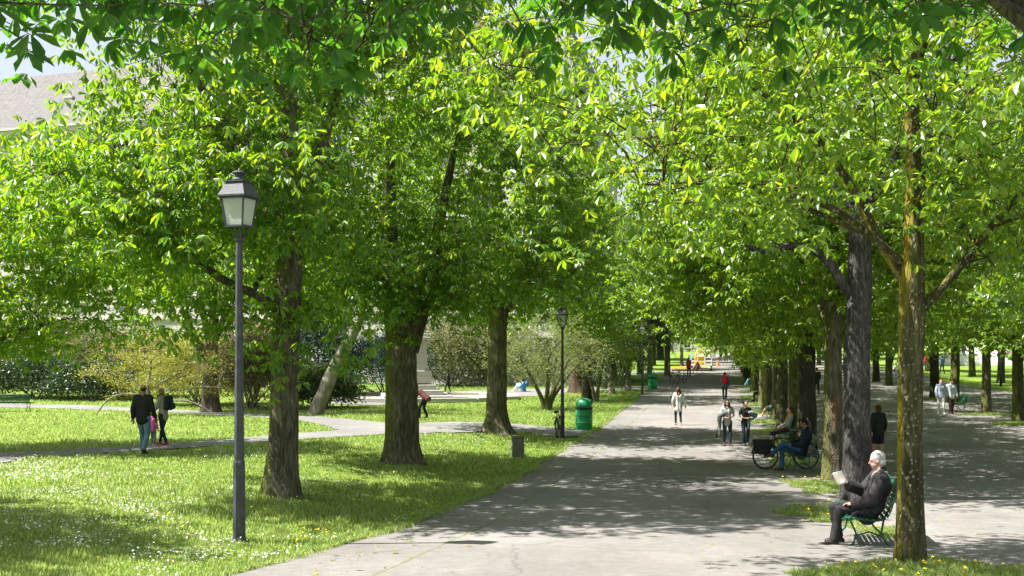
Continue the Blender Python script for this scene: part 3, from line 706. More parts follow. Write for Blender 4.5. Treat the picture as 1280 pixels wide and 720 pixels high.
for d in (21, 26, 31, 36.6):
    copy_tree(P[rs.randrange(3)], rowpt(d, 12.9), rs.uniform(0, 6.28), 1.0, 'leafy tree just outside the right edge, its crown reaching in', 'trees whose crowns reach in from the right')
for d, t in ((46, 22), (56, 23), (68, 22.5), (79, 22), (92, 23), (106, 22), (60, 31), (75, 33), (92, 31), (110, 34), (128, 24), (130, 36)):
    copy_tree(P[rs.randrange(3)], rowpt(d, t), rs.uniform(0, 6.28), rs.uniform(.9, 1.1), 'tree on the far right lawn, behind both rows', 'trees on the far right lawn')
# left side farther back, between the lawn paths
for d, t in ((97, -7.5), (112, -7.5), (127, -8), (140, -7)):
    copy_tree(P[rs.randrange(3)], rowpt(d, t), rs.uniform(0, 6.28), rs.uniform(.95, 1.1), 'tall tree at the far left edge of the promenade', 'far trees left of the promenade')
for d, t in ((58, -7.5), (72, -8), (84, -7.5)):
    copy_tree(P[rs.randrange(3)], rowpt(d, t), rs.uniform(0, 6.28), (1, 1, 1.15), 'chestnut beyond the green bins on the left of the promenade', 'chestnuts beyond the first bin')
for d, t in ((160, -20), (158, -9), (165, 3), (160, 14), (168, 26), (160, 40), (170, 55), (150, -32)):
    copy_tree(P[rs.randrange(3)], rowpt(d, t), rs.uniform(0, 6.28), (2.0, 2.0, 1.7), 'large tree closing the view at the far end of the park', 'large trees at the far end')

# --- left: tree behind the couple, with several leaning stems
tree('leaning_tree', 'many-stemmed tree behind the yellow bush, stems splaying apart', gp(228, 520) + Vector((0, 4, -.05)),
     [([(0, 0, -.1), (0, 0, .8), (.05, 0, 2.2), (.1, 0, 3.4), (.15, .2, 4.6), (0, .2, 6.6)], [.42, .38, .34, .30, .2, .1], .3),
      ([(0, 0, 2.5), (-.7, 0, 3.3), (-1.2, .1, 4.4), (-1.3, .1, 5.4), (-2.2, .3, 7)], [.24, .22, .19, .15, .08], 0),
      ([(.1, 0, 3.0), (-.2, .2, 3.9), (-.5, .2, 5.2), (-.6, .3, 7)], [.2, .17, .12, .07], 0),
      ([(.15, 0, 3.0), (.6, 0, 4.2), (.8, 0, 5.6), (1.9, 0, 7)], [.16, .14, .10, .06], 0)],
     (-.2, -.5, 7.6), (5.0, 4.0, 3.2), 3.0, 75, 606, bark=barkmat('brown_bark', (.05, .04, .03), (.12, .09, .07), (.22, .18, .15)), L=.24, zmin=5.2, clump=1.3, nsub=9, nleaf=10, attach=3.4, candles=140, fine=False)
tree('chestnut_tree', 'low-hanging chestnut at the left edge, boughs nearly to the ground', Vector((-14.9, 26.6, g(-14.9, 26.6))),
     [([(0, 0, -.1), (0, 0, 1), (.1, 0, 3), (.1, 0, 6)], [.3, .27, .25, .12], .3), ([(.1, 0, 2.4), (1.2, .3, 3.1), (2.4, .4, 3.4)], [.14, .1, .06], 0)],
     (1.0, 0, 5.0), (4.6, 3.0, 3.1), 3.9, 90, 707, L=.23, W=.38, zmin=2.5, clump=1.2, nsub=9, nleaf=8, attach=2.0, candles=110, lmat=LEAF_Y, droop=(18, 62),
     keep=lambda p: not (p[2] < 3.0 and p[0] > 2.4) and not (p[2] > 7.0 and p[0] > -1.0 and p[0] < 2))
# tree that throws the shade on the near lawn (crown beyond the left edge)
copy_tree(P[0], Vector((-13.6, 11.6, g(-13.6, 11.6))), 1.2, .92, 'chestnut just outside the left edge shading the near lawn', 'trees outside the left edge')

# --- multi-stemmed small tree and slender ones behind the bicycle lamp
def shrub_tree(label, loc, seed, nst, spread, h, r0, crown, ncl, lmat, L=.09, name='shrub_tree', bark=BARK, zmin=1.6, K=5, group=None, leaf='palm', nleaf=9, c=None, rlow=None):
    rs = random.Random(seed); st = []
    for q in range(nst):
        a = q * 6.28 / nst + rs.uniform(-.3, .3); sp = spread * rs.uniform(.6, 1.1)
        x, y = math.cos(a) * sp, math.sin(a) * sp
        st.append(([(x * .06, y * .06, -.1), (x * .15, y * .15, h * .2), (x * .5, y * .5, h * .55), (x, y, h)], [r0, r0 * .85, r0 * .6, r0 * .3], .1))
    return tree(name, label, loc, st, c or (0, 0, h * 1.05), crown, rlow or crown[2] * .7, ncl, seed, bark=bark, lmat=lmat, L=L, K=K, zmin=zmin, clump=.8, nsub=7, nleaf=nleaf, attach=h * .45, fine=False, nside=14, group=group, leaf=leaf)
shrub_tree('small tree with many slanting stems from one foot, left of the lamp with the bicycle', gp(683, 512), 21, 8, 1.9, 2.6, .13, (3.2, 2.6, 1.9), 75, leafmat('plum_leaf', [(0, (.10, .13, .04)), (1, (.22, .22, .10))], [(0, (.2, .34, .04)), (1, (.42, .44, .12))], trans=.45), bark=BARK)
shrub_tree('slender tree with two thin trunks behind the nearer green bin', gp(745, 502), 22, 2, .9, 3.0, .12, (2.6, 2.2, 1.7), 50, LEAF_Y, zmin=2.2)
tree('redwood_tree', 'stout reddish-brown trunk on the lawn behind the splayed small tree', gp(721, 491), [([(0, 0, -.1), (0, 0, .8), (0, 0, 3), (0, 0, 8)], [.5, .42, .36, .25], .35)],
     (0, 0, 7), (3.2, 3.2, 4), 3.0, 60, 31, bark=barkmat('red_bark', (.05, .032, .024), (.11, .07, .05), (.18, .12, .09)), lmat=LEAF_EV, leaf='single', L=.2, zmin=3.2, clump=1.2, nsub=8, nleaf=14, attach=3)

# --- weeping conifers
def weeper(label, loc, h, seed, r=1.4, n=46, low=.8, lean=0, mat=LEAF_W):
    rng = np.random.default_rng(seed); rs = random.Random(seed)
    root = empty('weeping_tree', loc, 0, label, 'tree', 'weeping conifers by the far bin')
    w = Wood(); top = np.array([lean, 0, h])
    w.stem([(0, 0, -.1), (lean * .2, 0, h * .3), (lean * .7, 0, h * .7), tuple(top)], [.22, .18, .13, .05], n=12, flare=.3, seed=seed)
    LP = []
    for q in range(n):
        z = rs.uniform(h * .45, h); a = rs.uniform(0, 6.28); rr = r * rs.uniform(.35, 1)
        b = np.array([lean * (z / h) ** 1.3, 0, z]); m1 = b + [math.cos(a) * rr * .7, math.sin(a) * rr * .7, .3]
        zl = max(low + rs.uniform(0, 1.2), z - rs.uniform(1.5, 3.6)); e = b + [math.cos(a) * rr, math.sin(a) * rr, zl - z]
        t = np.linspace(0, 1, 10)[:, None]; X = (1 - t) ** 2 * b + 2 * t * (1 - t) * (m1 + [0, 0, .1]) + t ** 2 * e
        w.tube(X, np.linspace(.03, .008, 10), 4)
        i = rng.uniform(2, 9, 170); P = np.stack([np.interp(i, range(10), X[:, k]) for k in range(3)], 1) + rng.normal(0, 1, (170, 3)) * [.09, .09, .1]
        LP.append(P)
    link('trunk', w.mesh('trunk'), BARK_P, root)
    P = np.concatenate(LP); V, Fs = single_leaves(rng, P, .17, .28, 2.5)
    link('crown', npmesh('crown', V, [Fs]), mat, root); return root
weeper('weeping conifer with ragged hanging curtains left of the third lamp', gp(785, 489), 5.2, 41, 2.0, 60, .4)
weeper('tall weeping conifer directly behind the farther green bin', gp(812, 478), 6.5, 42, 2.3, 60, 1.6)
weeper('weeping conifer with a bare pale trunk right of the farther bin', gp(833, 470), 8, 43, 2.6, 60, 2.6)
weeper('small weeping conifer trailing to the grass behind the slender trees', gp(764, 493), 4.2, 44, 1.2, 36, .25)
weeper('dark weeping conifer in the second rank behind the splayed small tree', gp(708, 482), 6, 45, 2.2, 60, .6, mat=LEAF_EV)
weeper('tall weeping conifer left of the work trailer', gp(852, 462), 9, 46, 3.0, 70, 3.2)

LEAF_YO = leafmat('yellowish_leaf', [(0, (.14, .17, .05)), (.5, (.25, .26, .07)), (1, (.42, .40, .08))], [(0, (.2, .3, .05)), (1, (.5, .5, .08))], trans=.4)
LEAF_BRN = leafmat('brownish_leaf', [(0, (.09, .10, .04)), (.5, (.17, .15, .08)), (1, (.30, .20, .14))], [(0, (.14, .17, .05)), (1, (.3, .25, .12))], trans=.35)
# --- shrubs at left
def bush(name, label, loc, r, seed, mat, n=9000, L=.16, W=.5, stems=8, group=None, shell=.6, lumps=14, zc=.55, dens_clump=40, cat='shrub'):
    rng = np.random.default_rng(seed); root = empty(name, loc, 0, label, cat, group)
    r = np.array(r, float); w = Wood(); P = []
    n = int(n * 1.5); nc = max(12, n // dens_clump); d = unit(rng.normal(0, 1, (nc, 3))); d[:, 2] = np.abs(d[:, 2]) * 1.0 - .25
    lo = unit(rng.normal(0, 1, (lumps, 3))); e = 1 + .28 * (np.maximum(0, d @ lo.T) ** 8).sum(1) - .12
    q = shell + (1 - shell) * rng.random(nc) ** .6
    C = d * (q * e)[:, None] * r + [0, 0, r[2] * zc]; C = C[C[:, 2] > .05]
    sc = r.max() * .16
    for p in C: P.append(p + rng.normal(0, 1, (dens_clump, 3)) * [sc, sc, sc * .6])
    P = np.concatenate(P); P = P[P[:, 2] > .02]
    for a in range(stems):
        p = C[rng.integers(len(C))]; b = np.array([rng.normal(0, .15), rng.normal(0, .15), -.05]); m_ = (b + p) / 2 + rng.normal(0, .15, 3) * r
        w.tube(np.array([b, b * .6 + m_ * .4, m_, (m_ + p) / 2 + rng.normal(0, .06, 3), p]), [.05, .04, .03, .02, .008], 6)
    link('stems', w.mesh('stems'), BARK_P, root)
    V, Fs = single_leaves(rng, P, L, W, .8); link('foliage', npmesh('foliage', V, [Fs]), mat, root)
    return root
def bsh(name, label, px, py, dz, r, seed, mat, **kw):
    p = gp(px, py); p = p + Vector((0, dz, 0)); p.x *= p.y / (p.y - dz) if dz else 1; p.z = g(p.x, p.y)
    return bush(name, label, p, r, seed, mat, **kw)
bsh('evergreen_bush', 'dark rounded bush behind the far bench at the left edge', 45, 500, 1.5, (3.0, 1.6, 2.0), 51, LEAF_EV, n=12000)
bsh('evergreen_bush', 'dark green bush between the bench and the man in the black sweater', 112, 502, 1.5, (2.4, 1.5, 1.7), 52, LEAF_EV, n=10000)
bsh('evergreen_bush', 'tall grey-green bush rising behind the dark bushes at left', 60, 488, 3, (4.0, 2, 4.2), 53, LEAF_OLV, n=17000, L=.17)
bsh('olive_bush', 'tall feathery olive bush filling the gap behind the bent bare branches', 185, 500, 3.0, (3.2, 1.8, 3.4), 61, LEAF_BRN, n=12000, shell=.25, stems=20)
bsh('yellow_bush', 'bush speckled yellow just left of the bent bare branches', 128, 498, 2.5, (2.4, 1.6, 3.4), 54, LEAF_OLV, n=12000, shell=.4, stems=16)
bsh('yellow_bush', 'yellow-green wispy bush right of the woman with the backpack', 250, 508, 1.0, (2.6, 1.6, 3.0), 55, LEAF_YO, n=14000, shell=.4, stems=16)
bsh('brown_bush', 'brownish green bush left of the near chestnut trunk', 315, 512, 1.0, (2.2, 1.5, 3.3), 56, LEAF_BRN, n=12000, shell=.4, stems=14)
bsh('red_bush', 'bush with red new leaves peeping above the brownish one', 322, 500, 3.0, (1.1, 1.0, 3.9), 57, LEAF_RED, n=5000, shell=.3)
bsh('evergreen_bush', 'round grey-green bush at the foot of the leaning trunk', 408, 512, 1.2, (1.5, 1.2, 1.7), 58, leafmat('laurel_leaf', [(0, (.05, .08, .03)), (1, (.12, .16, .06))], [(0, (.08, .14, .04)), (1, (.2, .26, .08))], trans=.25, spec=.2, rough=.5), n=9000, L=.16)
bsh('yew_bush', 'dark bluish yew mound between the leaning trunk and the forked chestnut', 480, 496, 1.5, (3.0, 2.0, 3.0), 59, LEAF_YEW, n=16000, L=.13)
bsh('yew_bush', 'tall dark bluish yew behind the leaning trunk', 400, 498, 2.5, (2.0, 1.6, 4.6), 60, LEAF_YEW, n=12000, L=.14)
for q, (px, py, rr, lab) in enumerate([(565, 483, (5.5, 3, 4.4), 'pale spring bush on the lawn behind the bust'), (622, 481, (5, 3, 4.6), 'loose bush on the far lawn behind the sitting man'), (692, 480, (5, 3, 4.2), 'leafy bush behind the reddish trunk')]):
    bsh('spring_bush', lab, px, py, 0, rr, 70 + q, LEAF_OLV if q != 1 else LEAF_W, n=8000, L=.2, shell=.12, stems=22)

# bare bent branching shrub in front of the yellow bushes
def bare_tree():
    rng = np.random.default_rng(77); p = gp(170, 522) + Vector((0, 1.4, 0)); root = empty('bare_shrub', p, 0, 'crooked pale-limbed shrub with sparse yellow leaves behind the man in black', 'shrub')
    w = Wood(); C = []
    def lim(P, r): w.stem(P, r, n=8, flute=.03, seed=len(w.V), res=14)
    lim([(0, 0, -.1), (.02, 0, .6), (0, 0, 1.3), (.15, 0, 2.2), (.1, 0, 3.0)], [.10, .09, .08, .06, .03])
    lim([(0, 0, 1.1), (.7, 0, 1.5), (1.4, -.1, 1.8), (2.0, 0, 2.6)], [.08, .07, .05, .02])
    lim([(.02, 0, .8), (-.9, -.2, 1.0), (-1.7, -.3, .75), (-2.1, -.4, .05)], [.06, .05, .04, .03])
    lim([(.02, 0, .9), (-.8, 0, 1.7), (-1.6, .1, 2.0), (-2.4, .1, 1.95)], [.05, .05, .04, .02])
    lim([(.15, 0, 2.0), (.9, .1, 2.6), (1.1, .1, 3.4)], [.05, .04, .02])
    lim([(.3, 0, 1.25), (1.4, -.3, 1.05), (2.5, -.4, 1.3), (3.4, -.4, 1.2)], [.06, .05, .035, .02])
    lim([(.3, -.1, .5), (1.3, -.5, .7), (2.4, -.7, .6), (3.1, -.8, .1)], [.05, .04, .035, .03])
    LP, C = grow(rng, w, (.3, 0, 2.2), (3.4, 1.1, 1.9), 1.7, 80, zmin=.4, shell=.2, clump=.65, nsub=6, nleaf=24, attach=.6, thick=.7, lift=.1)
    link('trunk', w.mesh('trunk'), BARK_P, root)
    V, Fs = single_leaves(rng, LP, .075, .5); link('crown', npmesh('crown', V, [Fs]), LEAF_FOR, root)
bare_tree()
# leaning pine trunk
pl = gp(392, 519)
tree('leaning_pine', 'thick pale trunk leaning steeply to the right behind the lawn path', pl, [([(0, 0, -.15), (.25, 0, .5), (.8, .1, 1.9), (1.5, .2, 3.2), (2.0, .2, 4.3), (2.5, .4, 6.4)], [.34, .32, .30, .27, .23, .12], .1),
     ([(1.6, .2, 3.4), (1.2, .1, 4.2), (1.0, 0, 5.2)], [.1, .07, .04], 0), ([(1.9, .2, 4.1), (2.6, .1, 4.9), (3.4, .2, 5.6)], [.12, .09, .05], 0)],
     (2.3, .3, 5.9), (2.4, 2.0, 1.7), 1.5, 34, 88, bark=BARK_P, leaf='single', lmat=LEAF_OLV, L=.10, zmin=3.4, clump=.7, nsub=6, nleaf=18, attach=3.2)

def OVER(p):
    X, Yd, Zd = p[0] + 6.0, p[1] + 2.6, p[2] + g(6.0, 2.6)
    if Yd < 2.6: return Zd > 5.8
    if Yd > 5.0: return False
    a = (Zd - EYE) / Yd; px = 640 + F * X / Yd; lim = float(np.interp(px, [-200, 20, 90, 150, 230, 480, 560, 640, 700, 900, 960, 1010, 1100, 1280, 1500], [150, 95, 10, 70, 90, 105, 15, 20, 110, 120, 60, 5, 55, 90, 110]))
    return a > (420 - min(lim, 40) + 180) / F
_ro = np.random.default_rng(77); OVC = []
while len(OVC) < 125:
    yy = _ro.uniform(3.7, 6.6); px = _ro.uniform(-60, 1340)
    lim = float(np.interp(px, [-60, 20, 75, 130, 170, 230, 330, 400, 470, 520, 560, 640, 700, 760, 850, 900, 950, 1000, 1050, 1120, 1200, 1280, 1350], [95, 75, 8, 12, 40, 70, 60, 105, 90, 20, 5, 45, 60, 20, 55, 75, 30, -10, 15, 60, 45, 60, 60]))
    lim -= 40; py = lim - abs(_ro.normal(0, 38)) if _ro.random() < .75 else lim - _ro.uniform(0, 90)
    if py < -100: continue
    q = np.array([(px - 640) / F * yy - 6.0, yy - 2.6, EYE + (420 - py) / F * yy - g(6.0, 2.6)])
    if OVC and min(np.linalg.norm(np.array(OVC) - q, axis=1)) < .22: continue
    OVC.append(q)
OVC2 = OVC; OVC = []
# --- overhanging chestnut whose boughs fill the top of the picture
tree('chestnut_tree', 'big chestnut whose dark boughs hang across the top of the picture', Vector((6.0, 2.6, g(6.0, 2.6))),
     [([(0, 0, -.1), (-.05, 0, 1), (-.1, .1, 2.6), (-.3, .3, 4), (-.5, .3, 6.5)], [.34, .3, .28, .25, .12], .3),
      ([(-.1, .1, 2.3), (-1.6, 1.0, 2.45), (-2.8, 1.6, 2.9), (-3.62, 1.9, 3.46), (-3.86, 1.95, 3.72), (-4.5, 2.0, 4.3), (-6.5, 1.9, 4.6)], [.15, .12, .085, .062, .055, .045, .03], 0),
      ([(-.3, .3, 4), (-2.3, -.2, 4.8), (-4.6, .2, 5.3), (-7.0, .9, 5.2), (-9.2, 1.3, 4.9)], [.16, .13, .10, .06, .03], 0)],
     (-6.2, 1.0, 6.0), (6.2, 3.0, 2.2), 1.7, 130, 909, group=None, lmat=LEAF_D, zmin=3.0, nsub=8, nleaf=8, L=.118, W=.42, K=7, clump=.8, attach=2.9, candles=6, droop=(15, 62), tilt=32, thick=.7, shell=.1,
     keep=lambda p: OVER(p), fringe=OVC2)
# ------------------------------------------------------------------ people
def cloth(name, c, c2=None, rough=.85, scale=6, bump=.5):
    if name in MATS: return MATS[name]
    c2 = c2 or tuple(x * .8 + .01 for x in c)
    return simple(name, c2, c, rough=rough, scale=scale, bump=bump, bscale=9, spec=.2, detail=3)
SKIN = simple('skin', (.42, .23, .16), (.50, .29, .20), rough=.5, scale=9, bump=.05)
SKIN_D = simple('tanned_skin', (.26, .13, .085), (.33, .17, .11), rough=.5, scale=9, bump=.05)
SKIN_P = simple('pale_skin', (.55, .33, .27), (.64, .40, .32), rough=.5, scale=9, bump=.05)
def hairm(name, c): return cloth(name, c, tuple(x * .5 for x in c), rough=.55, scale=30, bump=.6)
V3 = Vector
def base_pose():
    return dict(pel=V3((0, 0, .95)), che=V3((0, .0, 1.30)), nek=V3((0, .0, 1.48)), hed=V3((0, .025, 1.625)), look=0.0, nod=0.0,
        hL=V3((-.09, 0, .92)), hR=V3((.09, 0, .92)), kL=V3((-.10, .03, .50)), kR=V3((.10, .03, .50)), aL=V3((-.10, 0, .09)), aR=V3((.10, 0, .09)),
        tL=V3((-.12, .15, .035)), tR=V3((.12, .15, .035)),
        sL=V3((-.18, 0, 1.43)), sR=V3((.18, 0, 1.43)), eL=V3((-.23, -.03, 1.15)), eR=V3((.23, -.03, 1.15)), wL=V3((-.23, .05, .90)), wR=V3((.23, .05, .90)),
        fL=V3((-.22, .08, .80)), fR=V3((.22, .08, .80)))
def walk(a=.22, sgn=1, **kw):
    p = base_pose()
    p['kL'] += V3((0, a * .55 * sgn + .03, 0)); p['aL'] += V3((.01, a * sgn, 0)); p['tL'] += V3((.01, a * sgn, .02 if sgn > 0 else 0))
    p['kR'] += V3((0, -a * .25 * sgn + .03, 0)); p['aR'] += V3((-.01, -a * sgn, .05 if sgn > 0 else 0)); p['tR'] += V3((-.01, -a * sgn - .01, 0))
    for s_, q in (('L', -1), ('R', 1)):
        k = q * sgn * a
        p['e' + s_] += V3((0, k * .35, 0)); p['w' + s_] += V3((0, k * .8, .01)); p['f' + s_] += V3((0, k * .95, .02))
    for k, v in kw.items(): p[k] = V3(v) if hasattr(v, '__len__') else v
    return p
def sit(seat=.45, **kw):
    "seated, facing +Y, seat surface at height seat; the origin is under the hips"
    p = base_pose(); z = seat
    p.update(pel=V3((0, .02, z + .10)), che=V3((0, -.06, z + .44)), nek=V3((0, -.09, z + .61)), hed=V3((0, -.06, z + .76)),
        hL=V3((-.09, .04, z + .08)), hR=V3((.09, .04, z + .08)), kL=V3((-.13, .47, z + .06)), kR=V3((.13, .47, z + .06)), aL=V3((-.13, .50, .09)), aR=V3((.13, .50, .09)), tL=V3((-.15, .66, .035)), tR=V3((.15, .66, .035)),
        sL=V3((-.19, -.08, z + .55)), sR=V3((.19, -.08, z + .55)), eL=V3((-.25, .0, z + .28)), eR=V3((.25, .0, z + .28)), wL=V3((-.14, .20, z + .22)), wR=V3((.14, .20, z + .22)), fL=V3((-.10, .30, z + .20)), fR=V3((.10, .30, z + .20)))
    for k, v in kw.items(): p[k] = V3(v) if hasattr(v, '__len__') else v
    return p
def frame(d, up=V3((0, 0, 1))):
    d = d.normalized(); x = d.cross(up)
    if x.length < .1: x = V3((1, 0, 0))
    x.normalize(); return x, d, x.cross(d)
def hand(mb, w, f, side, curl=.5, palm_n=None):
    "palm and five bent fingers from wrist w towards f; side +1 right hand"
    x, d, n = frame(f - w, V3((0, 1, 0)) if abs((f - w).normalized().z) > .8 else V3((0, 0, 1)))
    if palm_n is not None:
        n = (palm_n - d * palm_n.dot(d)).normalized(); x = d.cross(n)
    x = x * side
    for k in (-.024, -.008, .008, .024): mb.cap(w + x * k * .7, .015, w + d * .085 + x * k, .0125, 8)
    for k, l in ((-.030, .062), (-.010, .075), (.010, .080), (.029, .070)):
        a = w + d * .088 + x * k; b = a + (d * math.cos(curl * .6) + n * -math.sin(curl * .6)) * l * .5; c_ = b + (d * math.cos(curl * 1.8) - n * math.sin(curl * 1.8)) * l * .5
        mb.cap(a, .0098, b, .0092, 8); mb.cap(b, .0092, c_, .0078, 8)
    a = w + d * .02 + x * .022; b = a + (x * .8 + d * .75 - n * .2).normalized() * .045; c_ = b + (x * .2 + d - n * .3).normalized() * .035
    mb.cap(a, .013, b, .011, 8); mb.cap(b, .011, c_, .009, 8)
def remesh(o, vox, sm=6):
    m = o.modifiers.new('skin', 'REMESH'); m.mode = 'VOXEL'; m.voxel_size = vox; m.use_smooth_shade = True
    s_ = o.modifiers.new('smooth', 'SMOOTH'); s_.factor = .5; s_.iterations = sm
    return o
def person(label, loc, rz, pose, h=1.72, vox=.014, skin=SKIN, hair=None, hstyle='short', top=None, topkind='long', bottom=None, botkind='trousers', shoes=None, scarf=None, female=False, cat='person', group=None, curl=(.5, .5), extra=None, palmn=(None, None), bulk=0):
    k = h / 1.75; J = pose; root = empty('person', loc, rz, label, cat, group); root.scale = (k, k, k)
    lt = .80 if bottom and botkind in ('trousers', 'slim') else 1.0; at_ = .82 if top and topkind in ('long', 'jacket', 'coat') else 1.0
    w = .80 if female else 1.0
    def SH(q): return J['s' + q].lerp(J['nek'], 0 if not female else .12)
    # body: head with face, neck, trunk, limbs and hands in one surface
    b = MB(); hd = J['hed']
    Mh = Matrix.Rotation(J['look'], 3, 'Z') @ Matrix.Rotation(J['nod'], 3, 'X')
    def hp(x, y, z): return hd + Mh @ V3((x, y, z))
    b.ell(hp(0, -.012, .02), (.074, .092, .095), 16, 12, Mh); b.ell(hp(0, .022, -.045), (.056, .064, .066), 14, 10, Mh)
    b.cap(hp(0, .085, .012), .009, hp(0, .104, -.022), .014, 8)          # nose
    b.cap(hp(-.022, .078, -.057), .009, hp(.022, .078, -.057), .009, 8)   # mouth
    b.ell(hp(0, .066, -.088), (.024, .022, .018), 8, 6, Mh)
    b.cap(hp(-.045, .072, .030), .010, hp(.045, .072, .030), .010, 8)     # brow
    for s_ in (-1, 1): b.ell(hp(s_ * .076, -.012, -.008), (.012, .022, .032), 8, 6, Mh)
    b.cap(J['nek'] + V3((0, 0, -.05)), .062 * w, hp(0, -.02, -.05), .052 * w, 12)
    for s_ in (-1, 1):
        o_ = V3((s_ * .055 * w, 0, 0)); b.cap(J['pel'] + o_, .105, J['pel'].lerp(J['che'], .5) + o_ * .8, .095 * w); b.cap(J['pel'].lerp(J['che'], .5) + o_ * .8, .095 * w, J['che'] + o_ * 1.15, .112 * w)
        b.cap(J['che'] + o_ * 1.15, .11 * w, SH('L' if s_ < 0 else 'R').lerp(J['che'], .35), .085 * w)
    for q, s_ in (('L', -1), ('R', 1)):
        b.cap(J['nek'] + V3((0, 0, -.04)), .05, SH(q), .056 * w); b.cap(SH(q), .054 * w * at_, J['e' + q], .040 * w * at_); b.cap(J['e' + q], .040 * w * at_, J['w' + q], .027 * w)
        hand(b, J['w' + q], J['f' + q], -s_ if False else s_, curl[0 if s_ < 0 else 1], palmn[0 if s_ < 0 else 1])
        b.cap(J['h' + q], .088 * lt, J['k' + q], .055 * lt); b.cap(J['k' + q], .055 * lt, J['k' + q].lerp(J['a' + q], .35), .056 * lt); b.cap(J['k' + q].lerp(J['a' + q], .3), .056 * lt, J['a' + q], .036 * lt)
        b.cap(J['a' + q] + V3((0, 0, -.03)), .034, J['t' + q], .028)
    if extra: extra(b, J)
    remesh(b.build('body', skin, root, True), vox, 3)
    if vox < .02:
        for s_ in (-1, 1):
            e = MB(); e.ell(hp(s_ * .030, .074, .010), (.012, .010, .007), 8, 6, Mh); e.build('eye', MATS.get('eye_dark') or simple('eye_dark', (.02, .015, .012), rough=.2), root, True)
        e = MB(); e.cap(hp(-.02, .0865, -.057), .0045, hp(.02, .0865, -.057), .0045, 6); e.build('lips', MATS.get('lip') or simple('lip', (.35, .12, .10)), root, True)
    # hair
    if hair:
        m = MB()
        if hstyle == 'bald': m.ell(hp(0, -.045, .0), (.077, .062, .058), 14, 10, Mh)
        else:
            m.ell(hp(0, -.026, .034), (.084, .092, .092), 16, 12, Mh)
            m.ell(hp(0, -.05, -.012), (.080, .064, .070), 14, 10, Mh)
        if hstyle == 'bushy': m.ell(hp(0, -.03, .03), (.105, .105, .10), 14, 10, Mh); m.ell(hp(0, -.06, -.03), (.10, .07, .08), 12, 8, Mh)
        if hstyle == 'full': m.ell(hp(0, -.030, .045), (.092, .098, .092), 14, 10, Mh); m.ell(hp(0, -.062, -.02), (.085, .058, .075), 14, 10, Mh)
        if hstyle == 'long':
            for x in (-.06, -.03, 0, .03, .06): m.cap(hp(x, -.055, 0), .042, hp(x * 1.5, -.085, -.34), .030)
            for s_ in (-1, 1): m.cap(hp(s_ * .075, -.01, .02), .026, hp(s_ * .115, .03, -.30), .026)
        if hstyle == 'bun': m.ell(hp(.06, -.10, .06), (.05, .05, .05), 10, 8, Mh)
        remesh(m.build('hair', hair, root, True), max(vox * .8, .009), 2)
    # trousers, skirt or shorts
    if bottom:
        m = MB(); g_ = .016
        for s_ in (-1, 1): m.cap(J['pel'] + V3((s_ * .05, 0, -.01)), .118 if not female else .112, J['pel'].lerp(J['che'], .3) + V3((s_ * .05, 0, 0)), .108 * w)
        for q in 'LR':
            a_, k_, h_ = J['a' + q], J['k' + q], J['h' + q]
            if botkind == 'skirt': m.cap(h_, .105, k_.lerp(h_, -.02) + V3((0, 0, .06)), .085); m.cap(J['pel'], .12, (J['kL'] + J['kR']) / 2 + V3((0, 0, .08)), .11)
            elif botkind == 'shorts': m.cap(h_, .105, h_.lerp(k_, .7), .085)
            else:
                sl = .75 if botkind == 'slim' else 1.0
                m.cap(h_, .100, k_, .066 if sl == 1 else .061); m.cap(k_, .068 * (sl ** .5), k_.lerp(a_, .92), .064 * sl)
        remesh(m.build('skirt' if botkind == 'skirt' else botkind.replace('slim', 'trousers'), bottom, root, True), vox, 3)
    if top:
        m = MB(); g_ = (.024 if topkind in ('jacket', 'coat') else .016) + bulk
        lowz = J['pel'] - (J['che'] - J['pel']).normalized() * (.10 if topkind != 'coat' else .2)
        for s_ in (-1, 1):
            o_ = V3((s_ * .058 * w, 0, 0)); m.cap(lowz + o_, .107 + g_, J['pel'].lerp(J['che'], .5) + o_, .098 * w + g_); m.cap(J['pel'].lerp(J['che'], .5) + o_, .098 * w + g_, J['che'] + o_ * 1.15, .112 * w + g_)
            m.cap(J['che'] + o_ * 1.15, .112 * w + g_, SH('L' if s_ < 0 else 'R').lerp(J['che'], .3), .088 * w + g_)
        if topkind in ('jacket', 'coat'): m.cap(J['nek'] + V3((0, -.01, -.03)), .078, J['nek'] + V3((0, -.012, .03)), .070)
        for q in 'LR':
            s0, e0, w0 = SH(q), J['e' + q], J['w' + q]
            if topkind != 'vest': m.cap(J['nek'] + V3((0, 0, -.045)), .055 + g_ * .6, s0, .058 * w + g_)
            if topkind in ('long', 'jacket', 'coat'): m.cap(s0, .058 * w + g_, e0, .046 + g_); m.cap(e0, .046 + g_, w0.lerp(e0, .06), .034 + g_)
            elif topkind == 'tee': m.cap(s0, .058 * w + g_, s0.lerp(e0, .6), .054 + g_)
        remesh(m.build({'coat': 'coat', 'jacket': 'jacket'}.get(topkind, 'shirt'), top, root, True), vox, 3)
    if shoes:
        for q in 'LR':
            m = MB(); a_, t_ = J['a' + q], J['t' + q]; dn = (V3((0, 0, -1)) if abs((t_ - a_).normalized().z) < .8 else V3((0, -1, 0)))
            bk = a_ + (a_ - t_) * .25; bk.z = min(bk.z, t_.z + .02) if a_.z < .2 else bk.z - .03
            m.cap(bk, .040, t_, .036); m.cap(a_ + V3((0, 0, -.01)), .046, a_.lerp(t_, .5), .040)
            remesh(m.build('shoe', shoes, root, True), max(.008, vox * .7), 2)
